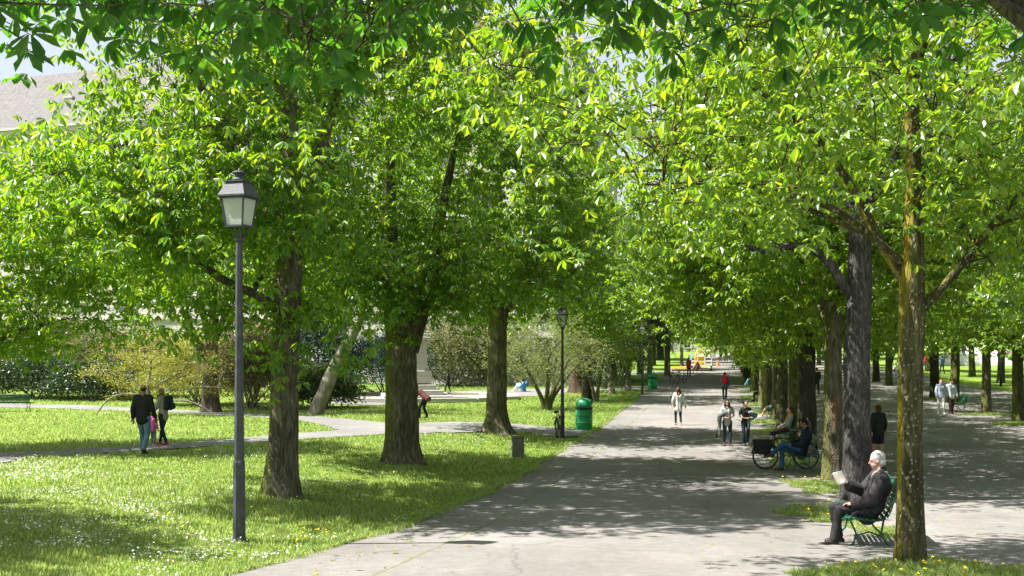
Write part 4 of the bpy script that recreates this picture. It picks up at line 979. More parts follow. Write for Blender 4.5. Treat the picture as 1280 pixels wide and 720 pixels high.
    if scarf:
        m = MB(); n0 = J['nek']
        for a in range(10):
            an = a * .628; an2 = an + .628
            m.cap(n0 + V3((math.cos(an) * .075, math.sin(an) * .07 - .0, -.005)), .030, n0 + V3((math.cos(an2) * .075, math.sin(an2) * .07, -.005)), .030, 8)
        fr = (J['che'] + V3((.04, .125, .0)))
        m.cap(n0 + V3((.04, .08, -.03)), .030, fr, .030); m.cap(fr, .03, fr + V3((0, .01, -.16)), .028)
        remesh(m.build('scarf', scarf, root, True), vox, 2)
    return root
def fpt(px, py): return gp(px, py)
def hpx(px, py, hp): return hp * gp(px, py).y / F
JEAN = cloth('jeans', (.14, .22, .33)); JEAN_D = cloth('dark_jeans', (.025, .045, .075)); JEAN_B = cloth('blue_jeans', (.04, .12, .24)); BLACK = cloth('black_cloth', (.018, .018, .022)); CHAR = cloth('charcoal_cloth', (.035, .033, .035))
WHITE = cloth('white_cloth', (.74, .73, .70)); NAVY = cloth('navy_cloth', (.012, .018, .04)); SH_D = simple('dark_shoe', (.015, .013, .012), rough=.4)
SH_BR = simple('brown_shoe', (.06, .03, .018), rough=.4); H_DK = hairm('dark_hair', (.025, .017, .012)); H_BR = hairm('brown_hair', (.10, .05, .025)); H_RD = hairm('auburn_hair', (.16, .05, .03)); H_BL = hairm('blond_hair', (.38, .26, .12)); H_WH = hairm('white_hair', (.80, .79, .78))
SH_L = simple('light_shoe', (.55, .53, .5))

p = fpt(179, 568)
person('bald man in black sweater and blue jeans walking away on the lawn path', p, R(-8), walk(.16, 1), h=1.80, skin=SKIN_D, hair=H_DK, hstyle='bald', top=cloth('black_sweater', (.02, .02, .026)), bottom=JEAN, shoes=SH_D)
p = fpt(204, 557)
wo = person('blond woman in beige jacket and light blue scarf, bending her head to the child', p, R(75), walk(.17, -1, nod=-.5, look=.1, hed=(0, .07, 1.60), eL=(-.22, .08, 1.17), wL=(-.16, .26, 1.02), fL=(-.12, .34, .95), eR=(.24, .02, 1.15), wR=(.2, .14, .92), fR=(.18, .18, .82)), h=1.66, female=True, hair=H_BL, top=cloth('beige_jacket', (.46, .43, .36)), topkind='jacket', bottom=JEAN_D, botkind='slim', shoes=cloth('pink_shoe', (.45, .05, .14)), scarf=cloth('light_blue_scarf', (.28, .42, .62)))
def backpack(label, loc, rz, mat, s=1.0, cat='backpack', tilt=0):
    r_ = empty('backpack', loc, rz, label, cat); r_.scale = (s, s, s); r_.rotation_euler = (tilt, 0, rz)
    m = MB(); m.cap((-.07, -.06, .10), .09, (-.07, -.05, .36), .075); m.cap((.07, -.06, .10), .09, (.07, -.05, .36), .075); m.cap((0, -.10, .12), .09, (0, -.08, .34), .08)
    remesh(m.build('pack', mat, r_, True), .012, 4)
    m = MB(); m.cap((-.06, -.17, .10), .055, (.06, -.17, .10), .055); m.cap((-.06, -.165, .19), .045, (.06, -.165, .19), .045); remesh(m.build('front_pocket', mat, r_, True), .012, 3)
    for q in (-1, 1):
        m = MB(); m.tube([(q * .09, 0, .40), (q * .12, .08, .47), (q * .13, .20, .42), (q * .125, .24, .28), (q * .12, .17, .12), (q * .09, .0, .06)], .014, 6); m.build('strap', mat, r_, True)
    m = MB(); m.tube([(-.04, -.02, .44), (-.03, -.02, .48), (.03, -.02, .48), (.04, -.02, .44)], .008, 6); m.build('handle', mat, r_, True)
    return r_
def onback(p, rz, d, z): return V3((p.x + math.sin(rz) * d, p.y - math.cos(rz) * d, p.z + z))
backpack('navy backpack worn by the blond woman in the beige jacket', onback(p, R(75), .13, 1.0), R(75), cloth('navy_pack', (.02, .03, .055)), 1.05)
p = fpt(191, 558)
person('small child in a pink jacket standing between the man and the woman', p, R(-20), walk(.05, 1, wL=(-.25, .12, .95), fL=(-.24, .2, .9)), h=.98, hair=H_BR, top=cloth('pink_jacket', (.70, .16, .45)), topkind='jacket', bottom=cloth('grey_leggings', (.25, .25, .27)), shoes=SH_L)
p = fpt(529, 524)
person('person in dark clothes bending down over a child beside the forked chestnut', p, R(70), walk(.14, 1, pel=(0, -.14, .93), che=(0, .16, 1.15), nek=(0, .32, 1.22), hed=(0, .44, 1.27), nod=-.9, hL=(-.09, -.1, .9), hR=(.09, -.1, .9), sL=(-.18, .27, 1.19), sR=(.18, .27, 1.19), eL=(-.2, .38, .95), eR=(.2, .40, .95), wL=(-.13, .56, .86), wR=(.12, .58, .86), fL=(-.1, .66, .82), fR=(.1, .68, .82)), h=1.70, vox=.02, hair=H_BR, top=cloth('red_dark_shirt', (.14, .05, .05)), bottom=BLACK, shoes=SH_D)
p = fpt(518, 525)
person('little child in light blue standing in front of the bending adult', p, R(-80), walk(.05, 1), h=.95, vox=.02, hair=H_BR, top=cloth('sky_blue_top', (.25, .45, .60)), bottom=JEAN, shoes=SH_L)
p = fpt(560, 491)
person('walker in black with a dark bag on the path beside the bust', p, R(60), walk(.22, 1), h=hpx(560, 491, 25) , vox=.03, hair=H_DK, top=BLACK, topkind='jacket', bottom=BLACK, shoes=SH_D)
for q, (x_, lab, c) in enumerate(((584, 'figure in dark teal, left one of the pair on the far lawn path', (.03, .10, .12)), (593, 'figure in dark blue, right one of the pair on the far lawn path', (.03, .05, .10)))):
    person(lab, fpt(x_, 468), R(20 * q - 20), walk(.15, 1 - 2 * q), h=1.72, vox=.035, hair=H_DK, top=cloth('pair_top_%s' % 'ab'[q], c), bottom=JEAN_D, shoes=SH_D)
p = fpt(655, 490)
person('person in a bright blue shirt sitting on the grass with knees drawn up', p, R(60), sit(.02, kL=(-.12, .38, .50), kR=(.12, .38, .50), aL=(-.12, .62, .09), aR=(.12, .62, .09), tL=(-.13, .78, .04), tR=(.13, .78, .04), che=(0, .02, .42), nek=(0, .08, .58), hed=(0, .14, .72), wL=(-.1, .45, .4), wR=(.1, .45, .4), fL=(-.05, .55, .36), fR=(.05, .55, .36), eL=(-.24, .18, .3), eR=(.24, .18, .3)), h=1.9, vox=.025, hair=H_DK, top=cloth('bright_blue', (.06, .30, .62)), bottom=WHITE, shoes=SH_L)
# on the promenade
p = fpt(848, 532)
person('woman with long auburn hair in a loose white jacket walking away', p, R(4), walk(.12, 1, eL=(-.24, .0, 1.17), eR=(.26, 0, 1.17), wL=(-.22, .14, .98), wR=(.31, .05, .93), fR=(.34, .08, .84)), h=hpx(848, 532, 48), female=True, hair=H_RD, hstyle='long', top=cloth('white_jacket', (.70, .69, .64)), topkind='coat', bottom=BLACK, botkind='slim', shoes=simple('tan_shoe', (.35, .2, .1)))
p = fpt(906, 500)
hh = hpx(906, 500, 35)
person('man in grey with a red backpack walking away down the promenade', p, R(-6), walk(.18, -1), h=hh, vox=.018, hair=H_DK, top=cloth('grey_blue_shirt', (.12, .16, .20)), bottom=CHAR, shoes=SH_D)
backpack('red backpack on the man walking down the promenade', onback(p, R(-6), .12, .98 * hh / 1.75), R(-6), cloth('red_pack', (.50, .02, .04)), 1.15)
p = fpt(861, 471)
person('worker in an orange safety vest standing left of the trailer', p, R(190), walk(.05, 1), h=hpx(861, 471, 25), vox=.025, hair=WHITE, top=cloth('orange_vest', (.85, .10, .03)), topkind='vest', bottom=BLACK, shoes=SH_D)
for (x_, y_, c, lab, rz) in ((901, 452, (.03, .03, .04), 'dark-clad walker, left one of three at the far end of the promenade', 0), (907.5, 452.5, (.04, .04, .05), 'dark-clad walker in the middle of three at the far end of the promenade', 10), (915, 453, (.10, .10, .16), 'walker in a greyish-purple top, right one of three at the far end', 180)):
    person(lab, fpt(x_, y_), R(rz), walk(.2, 1), h=1.75, vox=.04, hair=H_DK, top=cloth('far_top_%d' % int(x_), c), bottom=BLACK, shoes=SH_D)
for q, (x_, y_, c) in enumerate(((884, 447, (.2, .2, .22)), (872, 448, (.5, .45, .4)), (880, 446, (.05, .05, .07)), (893, 447, (.25, .05, .05)), (924, 449, (.4, .4, .42)), (931, 450, (.06, .06, .08)))):
    person(['person in grey standing in the far crowd right behind the trailer', 'person in a pale top on the far left of the crowd behind the trailer', 'person in black in the middle of the far crowd', 'person in dark red in the far crowd right of the trailer', 'person in light grey near the right row at the far end', 'person in black beside the right row at the far end'][q], fpt(x_, y_), R(60 * q), walk(.15, 1), h=1.7, vox=.045, hair=H_DK, top=cloth('crowd_top_%d' % q, c), bottom=BLACK)
p = fpt(909, 558)
hold = dict(eL=(-.25, .0, 1.16), wL=(-.12, .22, 1.10), fL=(-.04, .27, 1.12), eR=(.25, 0, 1.16), wR=(.12, .22, 1.10), fR=(.04, .27, 1.10))
person('long-haired young woman in a white top walking towards the viewer', p, R(178), walk(.12, 1, **hold), h=hpx(909, 558, 58.5), female=True, skin=SKIN, hair=hairm('long_brown_hair', (.06, .03, .018)), hstyle='long', top=cloth('white_top', (.45, .46, .46)), topkind='tee', bottom=JEAN_D, botkind='slim', shoes=SH_BR)
def jacket_held(label, loc, rz, mat, pts):
    r_ = empty('carried_jacket', loc, rz, label, 'jacket'); m = MB()
    for a in range(len(pts) - 1): m.cap(pts[a][0], pts[a][1], pts[a + 1][0], pts[a + 1][1])
    o = m.build('folded_cloth', mat, r_, True); remesh(o, .014, 4)
    d = bpy.data.textures.get('cloth_noise') or bpy.data.textures.new('cloth_noise', 'CLOUDS'); d.noise_scale = .07
    dm = o.modifiers.new('folds', 'DISPLACE'); dm.texture = d; dm.strength = .04
    m = MB(); e = V3(pts[-1][0]); m.cap(e, .035, e + V3((.02, .0, -.28)), .03); remesh(m.build('sleeve', mat, r_, True), .014, 3); return r_
jacket_held('grey-green jacket over the arm of the long-haired young woman', p, R(178), cloth('grey_green_cloth', (.12, .15, .14)), [((.14, .12, 1.08), .07), ((.26, .12, 1.02), .08), ((.27, .1, .84), .075), ((.25, .1, .66), .05)])
q_ = MB(); b0 = empty('shoulder_bag', p, R(178), 'black bag hanging from the hand of the long-haired young woman', 'bag'); q_.tube([(.28, .08, .75), (.33, .05, .55), (.36, .05, .42)], .012, 6); q_.build('strap', BLACK, b0); q_ = MB(); q_.box((.37, .05, .35), (.06, .12, .16), taper=.7); bevel(q_.build('pouch', BLACK, b0), .015)
p = fpt(932, 557)
person('dark-haired woman in a dark top with crossing bag strap, walking towards the viewer', p, R(184), walk(.10, -1, **hold), h=hpx(932, 557, 56), female=True, skin=SKIN, hair=H_DK, hstyle='bun', top=cloth('olive_dark_top', (.035, .034, .028)), topkind='tee', bottom=cloth('navy_jeans', (.03, .05, .085)), shoes=SH_L)
jacket_held('pale grey-blue jacket held by the dark-haired woman', p, R(184), cloth('grey_blue_cloth', (.20, .26, .27)), [((-.10, .16, 1.10), .06), ((-.22, .14, 1.08), .08), ((-.33, .1, 1.0), .06), ((-.05, .2, .85), .05)])
q_ = MB(); b0 = empty('crossbody_bag', p, R(184), 'dark crossbody bag of the woman in the dark top', 'bag'); q_.tube([(.10, .06, 1.45), (.0, .15, 1.25), (-.12, .13, 1.02), (-.2, .02, .92), (-.1, -.13, 1.1), (.08, -.1, 1.4), (.10, .06, 1.45)], .012, 6); q_.build('strap', BLACK, b0); q_ = MB(); q_.box((.0, .17, .92), (.2, .06, .16)); bevel(q_.build('pouch', BLACK, b0), .015)
# right hand path
p = fpt(1098, 574)
person('woman with bushy red-brown hair in dark jacket and skirt walking away', p, R(-4), walk(.13, 1), h=hpx(1098, 574, 68), female=True, skin=SKIN, hair=hairm('redbrown_hair', (.14, .045, .02)), hstyle='bushy', top=cloth('dark_green_jacket', (.022, .030, .026)), topkind='jacket', bottom=BLACK, botkind='skirt', shoes=SH_D)
q_ = MB(); p2 = V3((p.x - .32, p.y + .1, p.z)); b0 = empty('handbag', p2, 0, 'pale handbag under the left arm of the woman in the dark jacket', 'handbag'); q_.box((.03, 0, 1.06), (.10, .26, .2), taper=.8); bevel(q_.build('pouch', simple('pale_leather', (.4, .38, .34)), b0), .02); q_ = MB(); q_.tube([(.03, -.1, 1.15), (.05, -.05, 1.38), (.05, .05, 1.38), (.03, .1, 1.15)], .01, 6); q_.build('strap', MATS['pale_leather'], b0)
p = fpt(1176, 518)
person('woman in a pale blue jacket and white trousers, left one of the strolling couple', p, R(172), walk(.12, 1), h=1.68, vox=.02, female=True, hair=H_BR, top=cloth('pale_blue_jacket', (.40, .47, .58)), topkind='jacket', bottom=WHITE, shoes=SH_L)
p = fpt(1189, 518)
person('man in a white shirt and brown trousers, right one of the strolling couple', p, R(184), walk(.12, -1), h=1.70, vox=.02, hair=H_BR, top=cloth('white_shirt', (.55, .58, .62)), topkind='long', bottom=cloth('brown_trousers', (.07, .035, .03)), shoes=SH_BR)
person('distant person in a blue shirt between two trunks of the second row', fpt(1178, 467), R(10), walk(.2, 1), h=1.8, vox=.03, hair=H_DK, top=cloth('blue_shirt', (.10, .17, .35)), bottom=JEAN_D, shoes=SH_D)
person('distant person in red left of the blue-shirted one', fpt(1157, 462), R(100), walk(.1, 1), h=1.7, vox=.03, hair=H_DK, top=cloth('red_top', (.45, .03, .04)), bottom=JEAN_D, shoes=SH_D)
person('distant person in bright blue between the far trunks right of the dark grey trunk', fpt(1099, 452), R(0), walk(.1, 1), h=1.7, vox=.035, hair=H_DK, top=cloth('cyan_top', (.05, .35, .55)), bottom=JEAN_D, shoes=SH_D)
person('dark distant walker seen between the scarred trunk and the dark grey trunk', fpt(1021, 493), R(0), walk(.15, 1), h=1.72, vox=.03, hair=H_DK, top=CHAR, bottom=BLACK, shoes=SH_D)
person('dark distant walker right of the second pair of far trunks', fpt(1115, 458), R(0), walk(.15, 1), h=1.72, vox=.03, hair=H_DK, top=BLACK, bottom=BLACK, shoes=SH_D)

# ------------------------------------------------------------------ benches
GREEN = simple('bench_green', (.010, .075, .048), (.022, .12, .078), rough=.35, scale=20, bump=.1)
GREEN_D = simple('bench_dark_green', (.012, .05, .04), (.02, .08, .06), rough=.4)
def make_bench(label, length=1.6, mat=GREEN, group=None):
    "curved metal bench; sits along X, the sitter faces +Y"
    root = empty('park_bench', (0, 0, 0), 0, label, 'bench', group)
    seat = [(.50 - .06, .425), (.47 - .06, .447), (.41 - .06, .455), (.34 - .06, .452), (.27 - .06, .444), (.20 - .06, .434), (.13 - .06, .428), (.06 - .06, .432), (0 - .07, .45)]
    back = [(-.115, .49), (-.145, .55), (-.165, .61), (-.18, .67), (-.195, .73), (-.215, .79), (-.24, .84), (-.27, .87)]
    for nm, pr in (('seat', seat), ('backrest', back)):
        m = MB()
        for a, (y, z) in enumerate(pr):
            q = pr[min(a + 1, len(pr) - 1)]; o = pr[max(a - 1, 0)]; an = math.atan2(q[1] - o[1], q[0] - o[0])
            m.box((0, y, z), (length, .045, .012), M=Matrix.Rotation(an, 3, 'X'))
        nb = max(3, int(length / .2))
        for k in range(nb + 1):
            x = -length / 2 + .02 + (length - .04) * k / nb
            m.tube([(x, y, z - .011) for y, z in pr], .007, 5)
        m.build(nm, mat, root)
    for sx in (-1, 1):
        x = sx * (length / 2 - .16)
        m = MB(); m.tube([(x, .36, .435), (x, .33, .36), (x, .27, .22), (x, .30, .10), (x, .39, .0)], .015, 6); m.build('leg', mat, root, True)
        m = MB(); m.tube([(x, -.08, .43), (x, -.06, .3), (x, -.04, .2), (x, -.12, .1), (x, -.24, .0)], .015, 6); m.build('leg', mat, root, True)
        m = MB(); m.tube([(x, .40, .43), (x, .1, .40), (x, -.08, .43), (x, -.17, .6), (x, -.25, .85)], .014, 6); m.tube([(x, .27, .2), (x, .1, .25), (x, -.045, .2)], .011, 6); m.build('side_frame', mat, root, True)
        m = MB(); m.tube([(sx * length / 2, .40, .44), (sx * length / 2, .42, .58), (sx * length / 2, .36, .65), (sx * length / 2, .1, .655), (sx * length / 2, -.14, .64), (sx * length / 2, -.18, .60)], .013, 6)
        if length > 1.7: m.build('armrest', mat, root, True)
    return root
# the reader's bench: slats run along the promenade, sitter faces left
rb = gp(1078, 684); BZ = R(90 - 1) - TH
bn = make_bench('bright green slatted bench on which the white-haired reader sits', 1.4)
bc = V3((rb.x + .31, rb.y + .50, 0)); bc.z = g(bc.x, bc.y); bn.location = bc; bn.rotation_euler = (0, 0, BZ)
def bl(x, y, z=0, c=None, rz=None):
    c = c or bc; rz = BZ if rz is None else rz
    return V3((c.x + x * math.cos(rz) - y * math.sin(rz), c.y + x * math.sin(rz) + y * math.cos(rz), c.z + z))
sp = bl(-.38, .05)
# facing +Y of the bench = to the left; his left side (-X) is towards the viewer? (-X of the bench points to the viewer)
rd = sit(.46, pel=(0, .03, .57), che=(0, -.10, .88), nek=(0, -.12, 1.06), hed=(0, -.06, 1.22), nod=-.22,
    hL=(-.09, .05, .55), hR=(.09, .05, .55), kL=(-.12, .44, .56), kR=(.14, .50, .54), aL=(-.12, .52, .10), aR=(.16, .42, .10), tL=(-.14, .69, .045), tR=(.18, .58, .045),
    sL=(-.19, -.10, .99), sR=(.19, -.10, .99), eL=(-.27, .02, .72), wL=(-.20, .25, .64), fL=(-.16, .36, .64), eR=(.25, .08, .76), wR=(.12, .30, .84), fR=(.08, .36, .92))
person('white-haired man in a dark jacket reading on the near green bench', sp, BZ, rd, h=1.70, vox=.009, bulk=.02, skin=SKIN_P, hair=H_WH, hstyle='full', top=cloth('dark_grey_jacket', (.030, .027, .030), (.055, .050, .055), scale=4, bump=.9), topkind='jacket', bottom=cloth('black_trousers', (.022, .021, .023), (.04, .038, .04), bump=.8), shoes=SH_D, scarf=cloth('light_collar', (.45, .38, .36)), curl=(.45, .9), palmn=(V3((0, 0, 1)), V3((0, .3, .9))))
gl = MB(); 
# book held open in the raised hand
bk = empty('book', bl(-.38 + .085, .05 + .40, .93), BZ, 'thin open paperback held up by the white-haired reader', 'book')
bk.rotation_euler = (R(-25), R(18), BZ + R(48)); bk.scale = (.72, 1, 1.05)
m = MB(); m.box((0, .008, .0), (.22, .004, .17)); m.build('cover', simple('book_cover', (.72, .70, .66)), bk)
for s_ in (-1, 1):
    m = MB()
    for a in range(3): m.box((s_ * (.055), -.002 - a * .004, 0), (.104 - a * .004, .003, .162))
    m.build('pages', simple('paper', (.80, .78, .74), bump=0), bk)
# folded coat beside him
cb = MB(); cr = empty('folded_coat', bl(-.55, .06, .46), BZ, 'dark coat bundled on the bench behind the reader', 'coat'); cb.cap((-.02, .10, .07), .08, (.02, -.06, .12), .09); cb.cap((.0, -.02, .08), .09, (.02, -.1, .25), .07); cb.cap((-.03, .16, .05), .06, (0, .0, .05), .07)
o = cb.build('bundle', cloth('coat_cloth', (.03, .03, .036), bump=.9), cr, True); remesh(o, .012, 3); dm = o.modifiers.new('folds', 'DISPLACE'); dm.texture = bpy.data.textures['cloth_noise']; dm.strength = .06
cb = MB(); cb.cap((-.05, .16, .08), .03, (-.08, .26, .02), .028); remesh(cb.build('sleeve', MATS['coat_cloth'], cr, True), .012, 3)

# second bench with the man in navy, and the bicycle in front of the woman with the scarf
b2 = gp(1000, 591); B2Z = R(90 + 2) - TH
c2 = V3((b2.x + .25, b2.y + .5, 0)); c2.z = g(c2.x, c2.y)
copy_tree(bn, c2, B2Z, label='green bench on which the man in the navy jacket sits')
sp2 = bl(-.35, .06, 0, c2, B2Z)
nv = sit(.46, nod=-.45, pel=(0, .03, .57), che=(0, -.08, .90), nek=(0, -.07, 1.08), hed=(0, -.01, 1.23), kR=(.10, .50, .58), aR=(.11, .52, .10), tR=(.12, .68, .045), kL=(-.05, .48, .72), aL=(.16, .76, .42), tL=(.19, .92, .36), hL=(-.08, .04, .57),
    eL=(-.26, .05, .72), wL=(-.12, .27, .70), fL=(-.06, .36, .72), eR=(.25, .05, .74), wR=(.10, .28, .72), fR=(.05, .36, .74), sL=(-.19, -.08, 1.02), sR=(.19, -.08, 1.02))
person('man in a navy jacket and jeans sitting cross-legged, looking down at his hands', sp2, B2Z, nv, h=1.76, vox=.012, skin=SKIN_D, hair=H_DK, top=NAVY, topkind='jacket', bottom=JEAN_B, shoes=SH_BR, scarf=None)
ws = gp(993, 560); ws = V3((ws.x, ws.y + 1.0, 0)); ws.z = g(ws.x, ws.y)
c3 = V3((ws.x + .1, ws.y, ws.z)); copy_tree(bn, c3, B2Z, label='green bench behind the parked bicycle, where the woman in the yellow scarf sits')
person('woman with a yellow scarf sitting behind the parked bicycle', bl(-.2, .05, 0, c3, B2Z), B2Z, sit(.46), h=1.68, vox=.014, female=True, hair=H_BR, top=cloth('pale_denim', (.35, .40, .46)), bottom=cloth('brown_skirt', (.08, .05, .04)), shoes=SH_D, scarf=cloth('yellow_scarf', (.70, .38, .02)))

# farther benches and sitters of the right row
for (px, py, lab) in ((972, 523, 'bench farther on behind the tree row, with bare legs stretched out from it'), (958, 500, 'empty-looking dark green bench end beside the person in red'), (944, 482, 'far bench with a sitter in pale blue, left of the tree row')):
    q0 = gp(px, py); c_ = V3((q0.x - .1, q0.y, q0.z)); copy_tree(bn, c_, R(90) - TH, label=lab, group=None)
q0 = gp(972, 523); person('sitter with light clothes and bare legs leaning back beside the tree row', q0, R(90) - TH, sit(.46, aL=(-.13, .75, .09), aR=(.13, .78, .09), tL=(-.15, .9, .06), tR=(.15, .93, .06)), h=1.7, vox=.02, hair=H_BR, top=cloth('lilac_top', (.40, .42, .60)), bottom=cloth('blue_shorts', (.12, .2, .4)), botkind='shorts', shoes=SH_L)
q0 = gp(957, 503); person('person in red sitting on the dark bench beside the tree row', bl(-.3, .05, 0, V3((q0.x, q0.y + .5, g(q0.x, q0.y + .5))), R(90) - TH), R(90) - TH, sit(.46), h=1.7, vox=.025, hair=H_DK, top=cloth('red_sweater', (.40, .04, .03)), bottom=BLACK, shoes=SH_D)
q0 = gp(943, 483); person('sitter in a pale top and light blue trousers on the far bench', q0, R(90) - TH, sit(.46, aL=(-.13, .7, .09), tL=(-.15, .86, .05)), h=1.7, vox=.025, hair=H_BR, top=cloth('off_white_top', (.6, .62, .60)), bottom=cloth('light_blue_trousers', (.18, .42, .50)), shoes=SH_D)
q0 = gp(1119, 466); person('person in white lounging on the ground by the far trunks', q0, R(100), sit(.2, aL=(-.13, .8, .09), aR=(.13, .8, .09), tL=(-.15, .95, .06), tR=(.15, .95, .06)), h=1.7, vox=.03, hair=H_DK, top=WHITE, bottom=cloth('grey_trousers', (.2, .2, .2)), shoes=SH_D)
# right background bench (empty, seen from its side) and far left bench (seen from behind)
q0 = gp(1205, 516); q0 = V3((q0.x, q0.y + .4, q0.z)); copy_tree(bn, q0, R(80), (1, 1, 1), label='empty green bench standing right of the strolling couple')
lb = make_bench('dark green bench at the left edge in front of the bushes', 1.9, GREEN_D)
q0 = gp(16, 515); lb.location = q0 + V3((-.1, 0, 0)); lb.rotation_euler = (0, 0, R(6))

# ------------------------------------------------------------------ bicycle
TYRE = simple('tyre_rubber', (.012, .012, .013), (.02, .02, .02), rough=.8)
STEEL = simple('bike_metal', (.25, .25, .26), (.35, .35, .36), rough=.3, metal=.9, bump=0)
def torus(m, c, r, rt, n=40, k=8):
    V = []
    for i in range(n):
        a = 2 * math.pi * i / n
        for j in range(k):
            b = 2 * math.pi * j / k; rr = r + rt * math.cos(b)
            V.append((c[0] + rr * math.cos(a), c[1] + rt * math.sin(b), c[2] + rr * math.sin(a)))
    m.add(V, [(i * k + j, i * k + (j + 1) % k, ((i + 1) % n) * k + (j + 1) % k, ((i + 1) % n) * k + j) for i in range(n) for j in range(k)])
def bicycle(label, loc, rz, fm, basket=False, pann=False, lean=0):
    "rear wheel at x=0, bike points to +X"
    root = empty('bicycle', loc, rz, label, 'bicycle'); root.rotation_euler = (lean, 0, rz); rw = .345
    for x in (0, 1.07):
        h = MB(); torus(h, (x, 0, rw), rw - .02, .019); wh = h.build('wheel', TYRE, root, True)
        h = MB(); torus(h, (x, 0, rw), rw - .045, .009, 40, 6); h.build('rim', STEEL, wh, True)
        h = MB(); h.tube([(x, -.045, rw), (x, .045, rw)], .022, 10)
        for q in range(24):
            a = q * math.pi / 12; s_ = .03 if q % 2 else -.03
            h.tube([(x, s_, rw), (x + (rw - .045) * math.cos(a), 0, rw + (rw - .045) * math.sin(a))], .0022, 3)
        h.build('spokes', STEEL, wh)
    h = MB(); bb = (.44, 0, .28); st = (.30, 0, .78); ht = (.88, 0, .80); hb = (.92, 0, .66)
    for a, b, r_ in ((bb, st, .016), (st, ht, .014), (bb, hb, .018), (ht, hb, .019), ((0, .05, rw), bb, .010), ((0, -.05, rw), bb, .010), ((0, .05, rw), st, .009), ((0, -.05, rw), st, .009)): h.tube([a, b], r_, 8)
    h.build('frame', fm, root, True)
    h = MB()
    for s_ in (-1, 1): h.tube([(.93, s_ * .02, .66), (.95, s_ * .055, .6), (1.07, s_ * .055, rw)], .012, 8)
    h.tube([ht, (.865, 0, .92)], .014, 8); h.build('fork', fm, root, True)
    h = MB(); h.tube([(.74, -.30, .98), (.84, -.22, 1.0), (.90, -.1, .96), (.87, 0, .93), (.90, .1, .96), (.84, .22, 1.0), (.74, .30, .98)], .012, 8); hbar = h.build('handlebar', STEEL, root, True)
    for s_ in (-1, 1): h = MB(); h.tube([(.66, s_ * .33, .965), (.77, s_ * .285, .985)], .018, 8); h.build('grip', TYRE, hbar, True)
    h = MB(); h.tube([st, (.27, 0, .90)], .013, 8); h.build('seat_post', STEEL, root, True)
    h = MB(); h.cap((.18, -.03, .92), .055, (.28, 0, .92), .04); h.cap((.18, .03, .92), .055, (.42, 0, .92), .022); remesh(h.build('saddle', SH_D, root, True), .012, 2)
    h = MB(); torus(h, (.44, -.05, .28), .09, .006, 24, 5)
    for s_ in (-1, 1): h.tube([(.44, s_ * .07, .28), (.44 + s_ * .1, s_ * .075, .28 - s_ * .13)], .009, 6); h.box((.44 + s_ * .1, s_ * .12, .28 - s_ * .13), (.09, .09, .02))
    h.tube([(.44, 0, .28), (.44, -.07, .28)], .015, 8); h.tube([(.44, .0, .28), (.44, .07, .28)], .015, 8); h.build('crankset', STEEL, root, True)
    for x in (0, 1.07):
        h = MB()
        for q in range(14):
            a = R(20 + q * (150 if x == 0 else 130) / 14 + (10 if x else 0)); a2 = R(20 + (q + 1) * (150 if x == 0 else 130) / 14 + (10 if x else 0)); rr = rw + .018
            h.tube([(x + rr * math.cos(a), 0, rw + rr * math.sin(a)), (x + rr * math.cos(a2), 0, rw + rr * math.sin(a2))], .016, 6)
        h.build('mudguard', IRON_D, root, True)
    h = MB(); h.box((-.08, 0, .76), (.40, .13, .015)); 
    for s_ in (-1, 1): h.tube([(-.02, s_ * .06, .755), (0, s_ * .06, rw)], .006, 6); h.tube([(-.2, s_ * .06, .755), (0, s_ * .06, rw)], .006, 6)
    h.build('rack', IRON_D, root)
    if pann:
        for s_ in (-1, 1):
            h = MB(); h.box((-.08, s_ * .14, .56), (.34, .12, .34), taper=1.0); pn = bevel(h.build('pannier', cloth('pannier_cloth', (.012, .014, .015), rough=.6), root), .035, 3)
            h = MB(); h.box((-.08, s_ * .148, .735), (.38, .15, .05)); h.box((-.08, s_ * .222, .66), (.36, .012, .14)); bevel(h.build('flap', MATS['pannier_cloth'], pn), .01, 2)
    return root
bw = gp(965, 591); bicycle('parked black bicycle with square black panniers beside the cross-legged man', bw + V3((0, .62, 0)), R(4), IRON_D, pann=True, lean=R(-4))
lp = gp(703, 547)
bicycle('dark bicycle leaning against the second lamp post, seen end-on', lp + V3((-.18, -.15, 0)), R(80), IRON_D, lean=R(-5))
bicycle('white bicycle parked at the far left edge of the promenade', gp(840, 481) + V3((0, 0, 0)), R(60), simple('white_paint', (.7, .7, .7), rough=.3, bump=0), lean=R(-3))
# stroller-like second white bicycle
bicycle('light grey bicycle parked right beside the white one', gp(845, 480) + V3((.2, .6, 0)), R(50), simple('grey_paint', (.4, .42, .45), rough=.3, bump=0), lean=R(3))

# ------------------------------------------------------------------ lamps
GLASS = None
m_, nt_, out_ = newmat('frosted_glass')
tc_ = N(nt_, 'ShaderNodeTexCoord'); v_ = N(nt_, 'ShaderNodeTexVoronoi', i_Scale=55); nt_.links.new(tc_.outputs['Object'], v_.inputs['Vector'])
pb_ = N(nt_, 'ShaderNodeBsdfPrincipled', i_Roughness=.25); pb_.inputs['Base Color'].default_value = (.78, .80, .78, 1)
bp_ = N(nt_, 'ShaderNodeBump', i_Strength=.4, i_Distance=.01); nt_.links.new(v_.outputs['Distance'], bp_.inputs['Height']); nt_.links.new(bp_.outputs[0], pb_.inputs['Normal'])
tl_ = N(nt_, 'ShaderNodeBsdfTranslucent'); tl_.inputs[0].default_value = (.85, .88, .84, 1)
mx_ = N(nt_, 'ShaderNodeMixShader', i_0=.6); nt_.links.new(pb_.outputs[0], mx_.inputs[1]); nt_.links.new(tl_.outputs[0], mx_.inputs[2]); nt_.links.new(mx_.outputs[0], out_.inputs[0])
GLASS = m_
